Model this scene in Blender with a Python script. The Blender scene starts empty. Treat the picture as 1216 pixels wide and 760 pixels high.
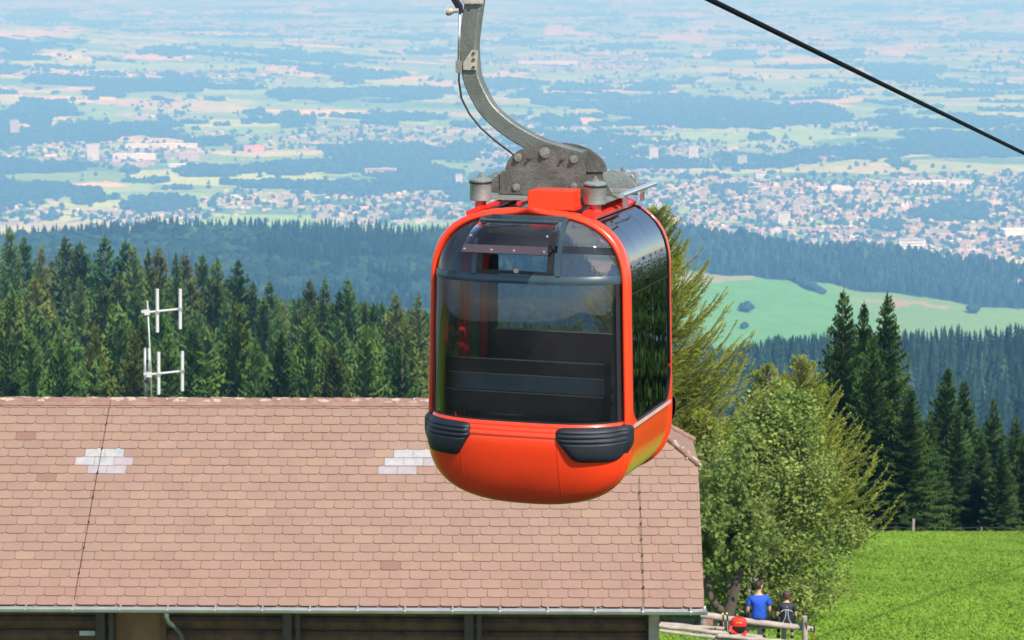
import bpy, bmesh, math, random
import numpy as np
from mathutils import Vector, Matrix
from mathutils.bvhtree import BVHTree
random.seed(7); rng = np.random.default_rng(11)
sc = bpy.context.scene
COL = sc.collection
# ------------------------------------------------------------------ camera
F = 3050.0; PITCH = math.atan(470/3050); CP, SP = math.cos(PITCH), math.sin(PITCH); CZ = 15.0
cam_d = bpy.data.cameras.new('camera'); cam = bpy.data.objects.new('camera', cam_d); COL.objects.link(cam)
cam.location = (0, 0, CZ); cam.rotation_euler = (math.pi/2-PITCH, 0, 0)
cam_d.sensor_width = 36; cam_d.lens = 36*F/1216; cam_d.clip_start = .1; cam_d.clip_end = 150000
cam_d.dof.use_dof = True; cam_d.dof.focus_distance = 18.6; cam_d.dof.aperture_fstop = 8.5
sc.camera = cam
def ang(v): return PITCH + math.atan((v-380)/F)
def P(u, v, Y):
    """world point that stands at horizontal distance Y on the line through survey reading (u, v)"""
    z = -Y*math.tan(ang(v)); d = Y*CP - z*SP
    return Vector(((u-608)/F*d, Y, z+CZ))
def uv_of(x, y, z):
    z = z-CZ; d = y*CP - z*SP
    return 608+F*x/d, 380-F*(y*SP+z*CP)/d
# ------------------------------------------------------------------ meta helpers
def tag(o, label=None, cat=None, group=None, kind=None):
    if label: o['label'] = label
    if cat: o['category'] = cat
    if group: o['group'] = group
    if kind: o['kind'] = kind
    return o
def empty(name, loc, rz=0, label=None, cat=None, group=None):
    o = bpy.data.objects.new(name, None); COL.objects.link(o); o.location = loc; o.rotation_euler = (0, 0, rz)
    o.empty_display_size = .2
    return tag(o, label, cat, group)
def copy_tree(o, parent=None):
    c = o.copy(); COL.objects.link(c); c.parent = parent
    for ch in list(o.children): copy_tree(ch, c)
    return c
def np_mesh(name, V, Fc, mats, parent=None, facecol=None, vcol=None, smooth=False, mi=None):
    V = np.asarray(V, np.float32); Fc = np.asarray(Fc, np.int32); k = Fc.shape[1]
    me = bpy.data.meshes.new(name); me.vertices.add(len(V)); me.vertices.foreach_set('co', V.ravel())
    me.loops.add(Fc.size); me.loops.foreach_set('vertex_index', Fc.ravel())
    me.polygons.add(len(Fc)); me.polygons.foreach_set('loop_start', np.arange(0, Fc.size, k, dtype=np.int32))
    me.polygons.foreach_set('loop_total', np.full(len(Fc), k, np.int32))
    if mi is not None: me.polygons.foreach_set('material_index', np.asarray(mi, np.int32))
    me.polygons.foreach_set('use_smooth', np.full(len(Fc), smooth, bool))
    me.update(calc_edges=True)
    if facecol is not None:
        a = me.attributes.new('col', 'FLOAT_COLOR', 'FACE'); c = np.ones((len(Fc), 4), np.float32); c[:, :3] = facecol; a.data.foreach_set('color', c.ravel())
    if vcol is not None:
        a = me.attributes.new('col', 'FLOAT_COLOR', 'POINT'); c = np.ones((len(V), 4), np.float32); c[:, :3] = vcol; a.data.foreach_set('color', c.ravel())
    for m in (mats if isinstance(mats, (list, tuple)) else [mats]): me.materials.append(m)
    o = bpy.data.objects.new(name, me); COL.objects.link(o); o.parent = parent
    return o
class MB:
    def __init__(s): s.v = []; s.f = []; s.m = []; s.c = []; s.cm = 0; s.cc = (1, 1, 1); s.M = None
    def add(s, vs, fs, mi=None, col=None):
        b = len(s.v)
        for p in vs:
            p = Vector(p)
            if s.M is not None: p = s.M @ p
            s.v.append(tuple(p))
        for f in fs:
            s.f.append(tuple(b+i for i in f)); s.m.append(s.cm if mi is None else mi); s.c.append(s.cc if col is None else col)
        return s
    def box(s, c, d, rot=None, bev=0, mi=None, col=None):
        cx, cy, cz = c; hx, hy, hz = d[0]/2, d[1]/2, d[2]/2
        R = rot.to_3x3() if rot is not None else Matrix.Identity(3)
        if bev <= 0:
            vs = [Vector(c)+R@Vector((i*hx, j*hy, k*hz)) for i in (-1, 1) for j in (-1, 1) for k in (-1, 1)]
            s.add(vs, [(0, 1, 3, 2), (4, 6, 7, 5), (0, 4, 5, 1), (2, 3, 7, 6), (0, 2, 6, 4), (1, 5, 7, 3)], mi, col); return s
        bm = bmesh.new(); bmesh.ops.create_cube(bm, size=1)
        for v in bm.verts: v.co = Vector((v.co.x*d[0], v.co.y*d[1], v.co.z*d[2]))
        bmesh.ops.bevel(bm, geom=bm.edges[:], offset=bev, segments=2, affect='EDGES')
        bm.verts.index_update()
        s.add([Vector(c)+R@v.co for v in bm.verts], [tuple(v.index for v in f.verts) for f in bm.faces], mi, col); bm.free(); return s
    def tube(s, pts, r, n=8, cap=True, mi=None, col=None, sq=None):
        pts = [Vector(p) for p in pts]; rs = r if isinstance(r, (list, tuple)) else [r]*len(pts)
        rings = []; up = None
        for i, p in enumerate(pts):
            t = (pts[min(i+1, len(pts)-1)]-pts[max(i-1, 0)]).normalized()
            if up is None:
                up = Vector((0, 0, 1)) if abs(t.z) < .9 else Vector((0, 1, 0))
            a = (up - t*up.dot(t)).normalized(); b = t.cross(a); up = a
            if sq:      # rectangular section, half sizes sq[0] along a, sq[1] along b
                rings.append([p+a*sq[0]*i1*rs[i]+b*sq[1]*j1*rs[i] for i1, j1 in ((-1, -1), (-1, 1), (1, 1), (1, -1))])
            else: rings.append([p+(a*math.cos(2*math.pi*k/n)+b*math.sin(2*math.pi*k/n))*rs[i] for k in range(n)])
        n = len(rings[0]); vs = [q for rg in rings for q in rg]; fs = []
        for i in range(len(pts)-1):
            for k in range(n): fs.append((i*n+k, i*n+(k+1) % n, (i+1)*n+(k+1) % n, (i+1)*n+k))
        if cap: fs.append(tuple(reversed(range(n)))); fs.append(tuple((len(pts)-1)*n+k for k in range(n)))
        s.add(vs, fs, mi, col); return s
    def cyl(s, a, b, r, r2=None, n=16, mi=None, col=None):
        return s.tube([a, b], [r, r if r2 is None else r2], n, True, mi, col)
    def prism(s, poly, y0, y1, mi=None, col=None):   # polygon in x,z extruded along y
        n = len(poly); vs = [(x, y0, z) for x, z in poly]+[(x, y1, z) for x, z in poly]
        fs = [tuple(range(n)), tuple(reversed(range(n, 2*n)))]+[(i, i+n, (i+1) % n+n, (i+1) % n) for i in range(n)]
        s.add(vs, fs, mi, col); return s
    def grid(s, fn, us, vs_, mi=None, col=None, flip=False):
        V = [fn(a, b) for a in us for b in vs_]; m = len(vs_); fs = []
        for i in range(len(us)-1):
            for j in range(m-1):
                q = (i*m+j, i*m+j+1, (i+1)*m+j+1, (i+1)*m+j); fs.append(q[::-1] if flip else q)
        s.add(V, fs, mi, col); return s
    def lathe(s, prof, c=(0, 0, 0), n=16, mi=None, col=None):
        V = []; fs = []
        for r, z in prof:
            for k in range(n): V.append((c[0]+r*math.cos(2*math.pi*k/n), c[1]+r*math.sin(2*math.pi*k/n), c[2]+z))
        for i in range(len(prof)-1):
            for k in range(n): fs.append((i*n+k, i*n+(k+1) % n, (i+1)*n+(k+1) % n, (i+1)*n+k))
        s.add(V, fs, mi, col); return s
    def build(s, name, mats, parent=None, smooth=False, usecol=False, solid=0, autos=False):
        me = bpy.data.meshes.new(name); me.from_pydata(s.v, [], s.f)
        for m in (mats if isinstance(mats, (list, tuple)) else [mats]): me.materials.append(m)
        me.polygons.foreach_set('material_index', s.m); me.polygons.foreach_set('use_smooth', [smooth or autos]*len(s.f))
        if usecol:
            a = me.attributes.new('col', 'FLOAT_COLOR', 'FACE'); a.data.foreach_set('color', [x for c in s.c for x in (*c, 1)])
        if autos:
            me.update(); me.set_sharp_from_angle(angle=math.radians(38))
        o = bpy.data.objects.new(name, me); COL.objects.link(o); o.parent = parent
        if solid:
            md = o.modifiers.new('solid', 'SOLIDIFY'); md.thickness = solid; md.offset = -1
        return o
# ------------------------------------------------------------------ materials
def newmat(name):
    m = bpy.data.materials.new(name); m.use_nodes = True; nt = m.node_tree; nt.nodes.clear()
    out = nt.nodes.new('ShaderNodeOutputMaterial'); return m, nt, out
def N(nt, typ, **kw):
    n = nt.nodes.new(typ)
    for k, v in kw.items(): setattr(n, k, v)
    return n
def pmat(name, col, rough=.6, metal=0, var=.15, scale=6, bump=0, bscale=40, coat=0, attr=False, col2=None, detail=5, objrand=0, spec=.5, coord='Object'):
    m, nt, out = newmat(name); L = nt.links.new
    b = N(nt, 'ShaderNodeBsdfPrincipled'); L(b.outputs[0], out.inputs[0])
    b.inputs['Roughness'].default_value = rough; b.inputs['Metallic'].default_value = metal
    b.inputs['Coat Weight'].default_value = coat; b.inputs['Coat Roughness'].default_value = .08; b.inputs['Specular IOR Level'].default_value = spec
    tc = N(nt, 'ShaderNodeTexCoord'); nz = N(nt, 'ShaderNodeTexNoise'); L(tc.outputs[coord], nz.inputs['Vector'])
    nz.inputs['Scale'].default_value = scale; nz.inputs['Detail'].default_value = detail; nz.inputs['Roughness'].default_value = .6
    mp = N(nt, 'ShaderNodeMapRange'); L(nz.outputs[0], mp.inputs[0]); mp.inputs[1].default_value = .3; mp.inputs[2].default_value = .7
    if col2 is not None:
        mp.inputs[3].default_value = 0; mp.inputs[4].default_value = 1
        mx = N(nt, 'ShaderNodeMix', data_type='RGBA'); L(mp.outputs[0], mx.inputs[0]); mx.inputs[6].default_value = (*col, 1); mx.inputs[7].default_value = (*col2, 1); csock = mx.outputs[2]
    else:
        mp.inputs[3].default_value = 1-var; mp.inputs[4].default_value = 1+var
        mx = N(nt, 'ShaderNodeVectorMath', operation='SCALE'); L(mp.outputs[0], mx.inputs['Scale'])
        if attr:
            at = N(nt, 'ShaderNodeAttribute', attribute_name='col'); L(at.outputs['Color'], mx.inputs[0])
        else: mx.inputs[0].default_value = col
        csock = mx.outputs[0]
    if objrand:
        oi = N(nt, 'ShaderNodeObjectInfo'); m2 = N(nt, 'ShaderNodeMapRange'); L(oi.outputs['Random'], m2.inputs[0]); m2.inputs[3].default_value = 1-objrand; m2.inputs[4].default_value = 1+objrand
        sc2 = N(nt, 'ShaderNodeVectorMath', operation='SCALE'); L(csock, sc2.inputs[0]); L(m2.outputs[0], sc2.inputs['Scale']); csock = sc2.outputs[0]
    L(csock, b.inputs['Base Color'])
    if bump:
        n2 = N(nt, 'ShaderNodeTexNoise'); L(tc.outputs[coord], n2.inputs['Vector']); n2.inputs['Scale'].default_value = bscale; n2.inputs['Detail'].default_value = 4
        bp = N(nt, 'ShaderNodeBump'); bp.inputs['Strength'].default_value = bump; bp.inputs['Distance'].default_value = .02; L(n2.outputs[0], bp.inputs['Height']); L(bp.outputs[0], b.inputs['Normal'])
    return m
def leafmat(name, c1, c2, trans=.3, rnd=.3, scale=1.2, attr=False, c3=None):
    """foliage: diffuse + translucent, hue varies with a noise through the crown and from tree to tree"""
    m, nt, out = newmat(name); L = nt.links.new
    tc = N(nt, 'ShaderNodeTexCoord'); nz = N(nt, 'ShaderNodeTexNoise'); L(tc.outputs['Object'], nz.inputs['Vector']); nz.inputs['Scale'].default_value = scale; nz.inputs['Detail'].default_value = 6; nz.inputs['Roughness'].default_value = .75
    mp = N(nt, 'ShaderNodeMapRange'); L(nz.outputs[0], mp.inputs[0]); mp.inputs[1].default_value = .32; mp.inputs[2].default_value = .68
    mx = N(nt, 'ShaderNodeMix', data_type='RGBA'); L(mp.outputs[0], mx.inputs[0]); mx.inputs[6].default_value = (*c1, 1); mx.inputs[7].default_value = (*c2, 1)
    cs = mx.outputs[2]
    if c3 is not None:
        oi0 = N(nt, 'ShaderNodeObjectInfo'); pw = N(nt, 'ShaderNodeMath', operation='POWER'); L(oi0.outputs['Random'], pw.inputs[0]); pw.inputs[1].default_value = 2.2
        m3 = N(nt, 'ShaderNodeMix', data_type='RGBA'); L(pw.outputs[0], m3.inputs[0]); L(cs, m3.inputs[6]); m3.inputs[7].default_value = (*c3, 1); cs = m3.outputs[2]
    if attr:
        at = N(nt, 'ShaderNodeAttribute', attribute_name='col'); ml = N(nt, 'ShaderNodeVectorMath', operation='MULTIPLY'); L(cs, ml.inputs[0]); L(at.outputs['Color'], ml.inputs[1]); cs = ml.outputs[0]
    if rnd:
        oi = N(nt, 'ShaderNodeObjectInfo'); fr = N(nt, 'ShaderNodeMath', operation='MULTIPLY'); L(oi.outputs['Random'], fr.inputs[0]); fr.inputs[1].default_value = 7.31
        f2 = N(nt, 'ShaderNodeMath', operation='FRACT'); L(fr.outputs[0], f2.inputs[0])
        m2 = N(nt, 'ShaderNodeMapRange'); L(f2.outputs[0], m2.inputs[0]); m2.inputs[3].default_value = 1-rnd; m2.inputs[4].default_value = 1+rnd
        s2 = N(nt, 'ShaderNodeVectorMath', operation='SCALE'); L(cs, s2.inputs[0]); L(m2.outputs[0], s2.inputs['Scale']); cs = s2.outputs[0]
    d = N(nt, 'ShaderNodeBsdfDiffuse'); t = N(nt, 'ShaderNodeBsdfTranslucent'); ms = N(nt, 'ShaderNodeMixShader'); ms.inputs[0].default_value = trans
    L(cs, d.inputs[0]); L(cs, t.inputs[0]); L(d.outputs[0], ms.inputs[1]); L(t.outputs[0], ms.inputs[2]); L(ms.outputs[0], out.inputs[0])
    return m
def glassmat(name, tint, refl=1.0, wav=0, dust=.03):
    m, nt, out = newmat(name); L = nt.links.new
    tr = N(nt, 'ShaderNodeBsdfTransparent'); tr.inputs[0].default_value = (*tint, 1)
    gl = N(nt, 'ShaderNodeBsdfGlossy'); gl.inputs['Roughness'].default_value = .02; gl.inputs[0].default_value = (refl, refl, refl, 1)
    df = N(nt, 'ShaderNodeBsdfDiffuse'); df.inputs[0].default_value = (.55, .57, .6, 1)
    fr = N(nt, 'ShaderNodeFresnel'); fr.inputs[0].default_value = 1.5
    tc = N(nt, 'ShaderNodeTexCoord'); nz = N(nt, 'ShaderNodeTexNoise'); L(tc.outputs['Object'], nz.inputs['Vector']); nz.inputs['Scale'].default_value = 3; nz.inputs['Detail'].default_value = 6
    mr = N(nt, 'ShaderNodeMapRange'); L(nz.outputs[0], mr.inputs[0]); mr.inputs[1].default_value = .35; mr.inputs[2].default_value = .75; mr.inputs[3].default_value = dust*.4; mr.inputs[4].default_value = dust*1.6
    m1 = N(nt, 'ShaderNodeMixShader'); L(mr.outputs[0], m1.inputs[0]); L(tr.outputs[0], m1.inputs[1]); L(df.outputs[0], m1.inputs[2])
    m2 = N(nt, 'ShaderNodeMixShader'); L(fr.outputs[0], m2.inputs[0]); L(m1.outputs[0], m2.inputs[1]); L(gl.outputs[0], m2.inputs[2]); L(m2.outputs[0], out.inputs[0])
    if wav:
        n2 = N(nt, 'ShaderNodeTexNoise'); mpg = N(nt, 'ShaderNodeMapping'); mpg.inputs['Scale'].default_value = (1, 2.6, .55); L(tc.outputs['Object'], mpg.inputs[0]); L(mpg.outputs[0], n2.inputs['Vector']); n2.inputs['Scale'].default_value = 2.0; n2.inputs['Detail'].default_value = 1
        bp = N(nt, 'ShaderNodeBump'); bp.inputs['Strength'].default_value = wav; bp.inputs['Distance'].default_value = .05; L(n2.outputs[0], bp.inputs['Height']); L(bp.outputs[0], gl.inputs['Normal']); L(bp.outputs[0], fr.inputs['Normal'])
    return m
M = {}
M['paint'] = pmat('orange_paint', (.84, .050, .010), .33, var=.10, scale=2.2, coat=.45)
M['paint_side'] = pmat('orange_side_paint', (.82, .085, .012), .25, var=.05, scale=3, coat=.6)
M['red'] = pmat('red_paint', (.70, .028, .014), .35, var=.12, scale=8, coat=.3)
M['sill'] = pmat('pale_trim', (.58, .40, .36), .4)
M['rubber'] = pmat('black_rubber', (.009, .013, .018), .55, var=.25, scale=9, bump=.15, bscale=120)
M['gasket'] = pmat('gasket', (.012, .012, .014), .5)
M['bandgrey'] = pmat('grey_profile', (.035, .06, .075), .38, var=.15)
M['galv'] = pmat('galvanised_steel', (.26, .29, .25), .5, .55, scale=7, col2=(.40, .42, .38), bump=.2, bscale=60)
M['galv_dark'] = pmat('weathered_steel', (.10, .095, .075), .55, .5, scale=9, col2=(.22, .20, .17), bump=.3, bscale=50)
M['arm'] = pmat('arm_steel', (.12, .135, .11), .5, .4, scale=6, col2=(.21, .22, .19), bump=.25, bscale=60)
M['bolt'] = pmat('bolt_steel', (.42, .40, .34), .35, .8, var=.2, scale=30)
M['alu'] = pmat('aluminium', (.72, .72, .72), .3, .8, var=.1)
M['brass'] = pmat('pale_bracket', (.50, .45, .36), .5, .3, var=.2, scale=20)
M['seatdark'] = pmat('dark_brown_panel', (.10, .062, .05), .45, var=.2)
M['seatgrey'] = pmat('grey_seat_panel', (.22, .27, .25), .5, var=.15)
M['edge'] = pmat('panel_edge', (.65, .50, .38), .5)
M['inner'] = pmat('cabin_lining', (.05, .052, .058), .6)
M['glass'] = glassmat('tinted_windscreen', (.52, .55, .60), dust=.012)
M['glass_up'] = glassmat('tinted_upper_glass', (.52, .51, .56), dust=.03)
M['glass_door'] = glassmat('tinted_door_glass', (.17, .19, .22), wav=.10, dust=.006, refl=.42)
M['cable'] = pmat('wire_rope', (.006, .007, .010), .8, .0, spec=.1, var=.3, scale=60, bump=.4, bscale=150)
M['black'] = pmat('black_plastic', (.012, .012, .014), .5)
# ------------------------------------------------------------------ noise
def hash2(ix, iy, s=0):
    h = (ix.astype(np.int64)*374761393 + iy.astype(np.int64)*668265263 + s*982451653) & 0xffffffff
    h = ((h ^ (h >> 13))*1274126177) & 0xffffffff
    return ((h ^ (h >> 16)) & 0xffff)/65535.0
def vnoise(x, y, s=0):
    x = np.asarray(x, float); y = np.asarray(y, float); ix = np.floor(x); iy = np.floor(y); fx = x-ix; fy = y-iy
    fx = fx*fx*(3-2*fx); fy = fy*fy*(3-2*fy)
    a = hash2(ix, iy, s); b = hash2(ix+1, iy, s); c = hash2(ix, iy+1, s); d = hash2(ix+1, iy+1, s)
    return (a*(1-fx)+b*fx)*(1-fy)+(c*(1-fx)+d*fx)*fy
def fbm(x, y, s=0, o=4):
    t = 0; a = .5; w = 0
    for i in range(o): t = t+a*vnoise(x*2**i, y*2**i, s+i*7); w += a; a *= .55
    return t/w
def sst(x, a, b):
    t = np.clip((x-a)/(b-a), 0, 1); return t*t*(3-2*t)
# ------------------------------------------------------------------ terrain (heights relative to the camera)
LT = np.array([(-600, -15), (0, -14.4), (44, -14.8), (50, -15.1), (55, -16.0), (96, -23), (112, -27), (235, -58), (500, -86), (800, -150), (1300, -235), (1900, -335), (2300, -368), (3300, -402), (3800, -520), (5200, -985), (9000, -1010)], float)
RT = np.array([(-600, -15), (0, -14.4), (44, -14.8), (50, -15.1), (55, -16.0), (96, -23), (112, -27), (235, -62), (850, -192), (1300, -222), (1800, -330), (3450, -566), (4250, -572), (4750, -572), (5300, -720), (6600, -985), (9000, -1010)], float)
def near_h(x, y):
    s = x/np.maximum(y, 60)
    zl = np.interp(y, LT[:, 0], LT[:, 1]); zr = np.interp(y, RT[:, 0], RT[:, 1]); w = sst(s, .015, .055)
    z = zl*(1-w)+zr*w
    z = z-62*np.clip((s-.06)/.13, 0, 1.6)*sst(y, 2600, 3600)*(1-sst(y, 4800, 6000))
    z = z+(fbm(x/260, y/260, 3)-.5)*16*sst(y, 700, 2500)+(fbm(x/420+7, y/900, 4, 2)-.5)*38*sst(y, 1900, 2900)*(1-w)
    z = z+(fbm(x/9, y/9, 5)-.5)*.5*sst(y, 50, 62)*(1-sst(y, 92, 97)) + (fbm(x/40, y/40, 9)-.5)*6*sst(y, 130, 250)
    return z
def far_h(x, y):
    s = x/y
    z = -980 + (fbm(x/1800, y/1800, 21)-.5)*50 + (fbm(x/5000, y/4000, 22)-.5)*150*sst(y, 17000, 26000)
    hl = np.interp(s, [-.30, -.2, -.13, -.085, -.015, .03], [330, 255, 160, 105, 25, 0])
    z = z+hl*sst(y, 10500, 18500)*(1-sst(y, 19000, 21500))
    z = z+np.interp(s, [.05, .12, .2, .3], [0, 70, 170, 240])*np.exp(-((y-29500)/1800)**2)
    z = z+np.interp(s, [-.2, .0, .1], [150, 120, 60])*np.exp(-((y-33500)/2500)**2)
    return z+300*sst(y, 38000, 60000)
def ground_z(x, y): return float(near_h(np.array([x]), np.array([y]))[0])+CZ
def far_pt(u, v):
    """ground point of the valley floor on the line through (u, v); arrays"""
    u = np.asarray(u, float); v = np.asarray(v, float); a = np.tan(PITCH+np.arctan((v-380)/F)); z = np.full(u.shape, -980.0)
    for i in range(5):
        y = -z/np.maximum(a, .02); d = y*CP-z*SP; x = (u-608)/F*d; z = .4*z+.6*far_h(x, y)
    return x, y, far_h(x, y)
# land cover laid out on the map: woods, towns, harvested fields (survey rectangles u0,u1,v0,v1)
WOODS = [(0,92,13,28),(108,136,24,33),(-80,108,44,59),(-80,20,84,92),(30,250,88,108),(165,300,54,68),(265,430,61,78),(270,400,80,87),(395,440,85,95),(20,92,122,138),(18,62,136,149),(-60,10,135,147),(63,112,146,160),(-70,60,162,176),(295,314,133,146),(178,206,140,153),(-80,165,196,213),(200,420,197,222),(270,545,190,232),(-80,80,218,241),(150,232,236,250),(85,116,228,240),(320,540,103,120),(225,320,100,106),(340,372,140,151),(425,482,137,148),(340,520,172,200),(560,660,95,108),(600,760,112,124),(655,800,100,108),(700,900,114,140),(760,1005,124,153),(845,905,60,70),(910,1035,60,70),(1030,1115,75,97),(1100,1205,95,113),(990,1025,102,112),(1040,1216,137,152),(1067,1300,157,188),(850,965,186,206),(930,1080,178,190),(1030,1075,192,212),(1090,1180,244,264),(1040,1076,262,279),(840,882,213,230),(690,790,190,203),(560,620,205,222),(1170,1300,100,112),(560,640,28,36),(700,820,22,30),(880,960,14,22),(1000,1300,3,15),(700,780,52,58),(620,700,165,174),(100,160,110,116),(1120,1300,40,50),(480,560,60,68),(-120,-10,100,130),(440,540,40,48),(580,700,142,152),(1216,1300,215,240),(590,690,48,55)]
TOWNS = [(20,345,83,98,.5),(-60,30,86,93,.4),(0,250,168,200,.5),(220,400,156,176,.35),(355,560,148,184,.5),(235,400,228,250,.5),(80,250,248,266,.55),(-60,80,236,268,.5),(370,560,228,268,.65),(585,812,64,86,.55),(500,800,150,192,.4),(560,880,160,214,.4),(700,1300,205,320,.85),(880,960,165,180,.3),(1050,1300,204,242,.7),(560,700,205,262,.6),(150,260,25,34,.3),(260,400,28,40,.35),(1000,1080,40,52,.3),(1170,1216,78,86,.5),(1160,1216,148,160,.4),(150,230,120,145,.2),(990,1060,140,160,.3)]
TANS = [(0,60,33,46,0),(65,105,31,38,0),(145,225,63,71,1),(390,430,61,66,0),(60,95,137,144,0),(85,130,92,97,0),(300,440,80,90,0),(640,695,31,42,1),(575,615,87,94,0),(670,722,138,146,1),(580,640,82,88,0),(870,945,185,196,0),(830,900,62,68,0),(760,840,38,50,0),(900,950,50,60,0),(1150,1190,144,152,1),(1110,1216,95,102,0),(1090,1160,20,28,0),(50,150,217,222,1),(0,150,105,110,0),(165,230,163,168,0),(400,470,78,88,0),(430,520,90,97,0),(810,860,30,42,0),(1020,1100,60,66,0),(940,1000,70,76,0),(560,640,45,50,0),(240,330,10,20,0),(340,400,12,18,0)]
OPEN = [(925,1078,192,214), (150,535,121,136), (545,640,117,140), (0,160,203,215)]
def distort(u, v):
    du = (vnoise(u/14, v/4, 31)-.5)*34+(vnoise(u/4, v/2, 32)-.5)*7; dv = (vnoise(u/26, v/6, 33)-.5)*7+(vnoise(u/7, v/3, 34)-.5)*2
    return u+du, v+dv
def in_list(u, v, lst):
    uu, vv = distort(u, v); r = np.zeros(u.shape)
    for t in lst:
        cu, cv, hu, hv = (t[0]+t[1])/2, (t[2]+t[3])/2, (t[1]-t[0])/2, (t[3]-t[2])/2
        r = np.maximum(r, (((np.abs(uu-cu)/hu)**2.6+(np.abs(vv-cv)/hv)**2.6) < .93)*(t[4] if len(t) > 4 else 1.0))
    return r
def wood_mask(x, y, u, v):
    op_ = in_list(u, v, OPEN) > 0
    w = (in_list(u, v, WOODS) > 0) & (fbm(x/420, y/330, 48, 4) > .40)
    g = fbm(x/1000, y/620, 41, 5); g2 = fbm(x/230, y/170, 47, 3)
    w = w | (g > .665) | ((g2 > .715) & (v < 262))
    return w & ~op_
def cover(x, y, u, v):
    """albedo of the valley floor"""
    n = x.size; cs = 300.0; px = x/cs*.6; py = y/cs*.8
    ix = np.floor(px); iy = np.floor(py); best = np.full(n, 9.); bid = np.zeros(n); bid2 = np.zeros(n)
    for dx in (-1, 0, 1):
        for dy in (-1, 0, 1):
            cx = ix+dx; cy = iy+dy; h1 = hash2(cx, cy, 1); h2 = hash2(cx, cy, 2)
            d = np.abs(cx+h1-px)*.9+np.abs(cy+h2-py); m = d < best; best = np.where(m, d, best); bid = np.where(m, hash2(cx, cy, 3), bid); bid2 = np.where(m, hash2(cx, cy, 4), bid2)
    C = np.empty((n, 3)); pal = [(.21,.34,.07), (.28,.42,.09), (.40,.47,.13), (.13,.24,.06), (.60,.48,.26), (.48,.46,.20)]; edges = [0, .28, .54, .72, .82, .92, 1.001]
    for k in range(6):
        m = (bid >= edges[k]) & (bid < edges[k+1]); C[m] = pal[k]
    C *= (.85+.3*bid2)[:, None]
    t = in_list(u, v, [q[:4] for q in TANS if q[4] == 0]) > 0; C[t] = (.58,.46,.28)
    t = in_list(u, v, [q[:4] for q in TANS if q[4] == 1]) > 0; C[t] = (.66,.46,.27)
    tw = in_list(u, v, TOWNS); tw = tw*(in_list(u, v, OPEN) == 0); tn = fbm(x/130, y/200, 51, 3); m = (tw > 0) & (tn > .52+.1*(1-tw)); C[m] = (.30,.28,.25)
    m = (tw > 0) & (tn < .40); C[m] = (.06,.12,.055)
    w = wood_mask(x, y, u, v) & ~((tw > .4) & (v > 60) & (in_list(u, v, WOODS) == 0)); C[w] = (.022,.05,.025)
    rd = np.abs(fbm(x/2600, y/1700, 61, 3)-.5) < .0045; C[rd] = (.42,.39,.36)
    return np.clip(C*(.9+.2*vnoise(x/40, y/60, 71))[:, None], 0, 1)
def grid_faces(nr, nc):
    i = np.arange(nr-1)[:, None]*nc+np.arange(nc-1)[None, :]; i = i.ravel()
    return np.stack([i, i+1, i+nc+1, i+nc], 1)
def vcol_mat(name, meadow=False):
    m, nt, out = newmat(name); L = nt.links.new
    at = N(nt, 'ShaderNodeAttribute', attribute_name='col'); b = N(nt, 'ShaderNodeBsdfDiffuse'); b.inputs['Roughness'].default_value = .5
    tc = N(nt, 'ShaderNodeTexCoord'); cs = at.outputs['Color']
    lst = [(.35, .8, 1.2), (2.2, .8, 1.2), (9, .88, 1.12)] if meadow else [(.01, .85, 1.15)]
    for scl, lo, hi in lst:
        nz = N(nt, 'ShaderNodeTexNoise'); L(tc.outputs['Object'], nz.inputs['Vector']); nz.inputs['Scale'].default_value = scl; nz.inputs['Detail'].default_value = 5
        mp = N(nt, 'ShaderNodeMapRange'); L(nz.outputs[0], mp.inputs[0]); mp.inputs[1].default_value = .3; mp.inputs[2].default_value = .7; mp.inputs[3].default_value = lo; mp.inputs[4].default_value = hi
        s = N(nt, 'ShaderNodeVectorMath', operation='SCALE'); L(cs, s.inputs[0]); L(mp.outputs[0], s.inputs['Scale']); cs = s.outputs[0]
    L(cs, b.inputs[0]); L(b.outputs[0], out.inputs[0]); return m
# near hillside
ys = np.concatenate([np.linspace(-350, 40, 30)[:-1], 40*np.exp(np.arange(0, math.log(3400/40), .0095)), 3400*np.exp(np.arange(0, math.log(6700/3400), .0022))])
ss = np.linspace(-.34, .34, 900); Y, S = np.meshgrid(ys, ss, indexing='ij'); X = S*(Y+380); x = X.ravel(); y = Y.ravel()
h = near_h(x, y); U, V_ = uv_of(x, np.maximum(y, 5), h+CZ)
c = np.empty((x.size, 3)); c[:] = (.024, .045, .018)
nz = fbm(x/3, y/6, 77)
md = (y < 97.5) & (y > 30); c[md] = (.165, .28, .035); c[md] *= (.85+.3*fbm(x/2.2, y/5, 78))[md][:, None]; c[md] = c[md]*(1+np.array((.35, .12, .3))*(fbm(x/7, y/12, 79)[md][:, None]-.5)*2)  # unseen ground near and behind the camera kept dark to shape the windscreen reflections
fl = (y > 3350) & (y < 4290+(vnoise(x/60, y/1e9, 81)-.5)*70) & (x/y > .03)
c[fl] = (.115, .265, .06)
uu, vv = distort(U, V_)
def q(m, col):
    c[m & fl] = col
q((uu > 1030), (.18, .27, .07)); q(uu > 960+(vv-318)*1.1, (.16, .265, .065)); q((vv < 338-(uu-830)*.14) & (uu < 930) & (uu > 800), (.26, .25, .14)); q((vv < 324) & (uu < 868), (.08, .2, .08))
q((vv > 318+(uu-930)*.14) & (vv < 330+(uu-930)*.135) & (uu > 990) & (uu < 1120), (.20, .27, .12))
q((np.abs(vv-(356+(uu-1030)*.10)) < 2.2) & (uu > 1030) & (uu < 1135), (.32, .24, .13))
q((vv < 345) & (uu > 1150), (.22, .27, .13))
c *= (.93+.14*vnoise(x/30, y/30, 83))[:, None]
M['ground'] = vcol_mat('hillside_cover', True); M['valley'] = vcol_mat('valley_cover')
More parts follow.
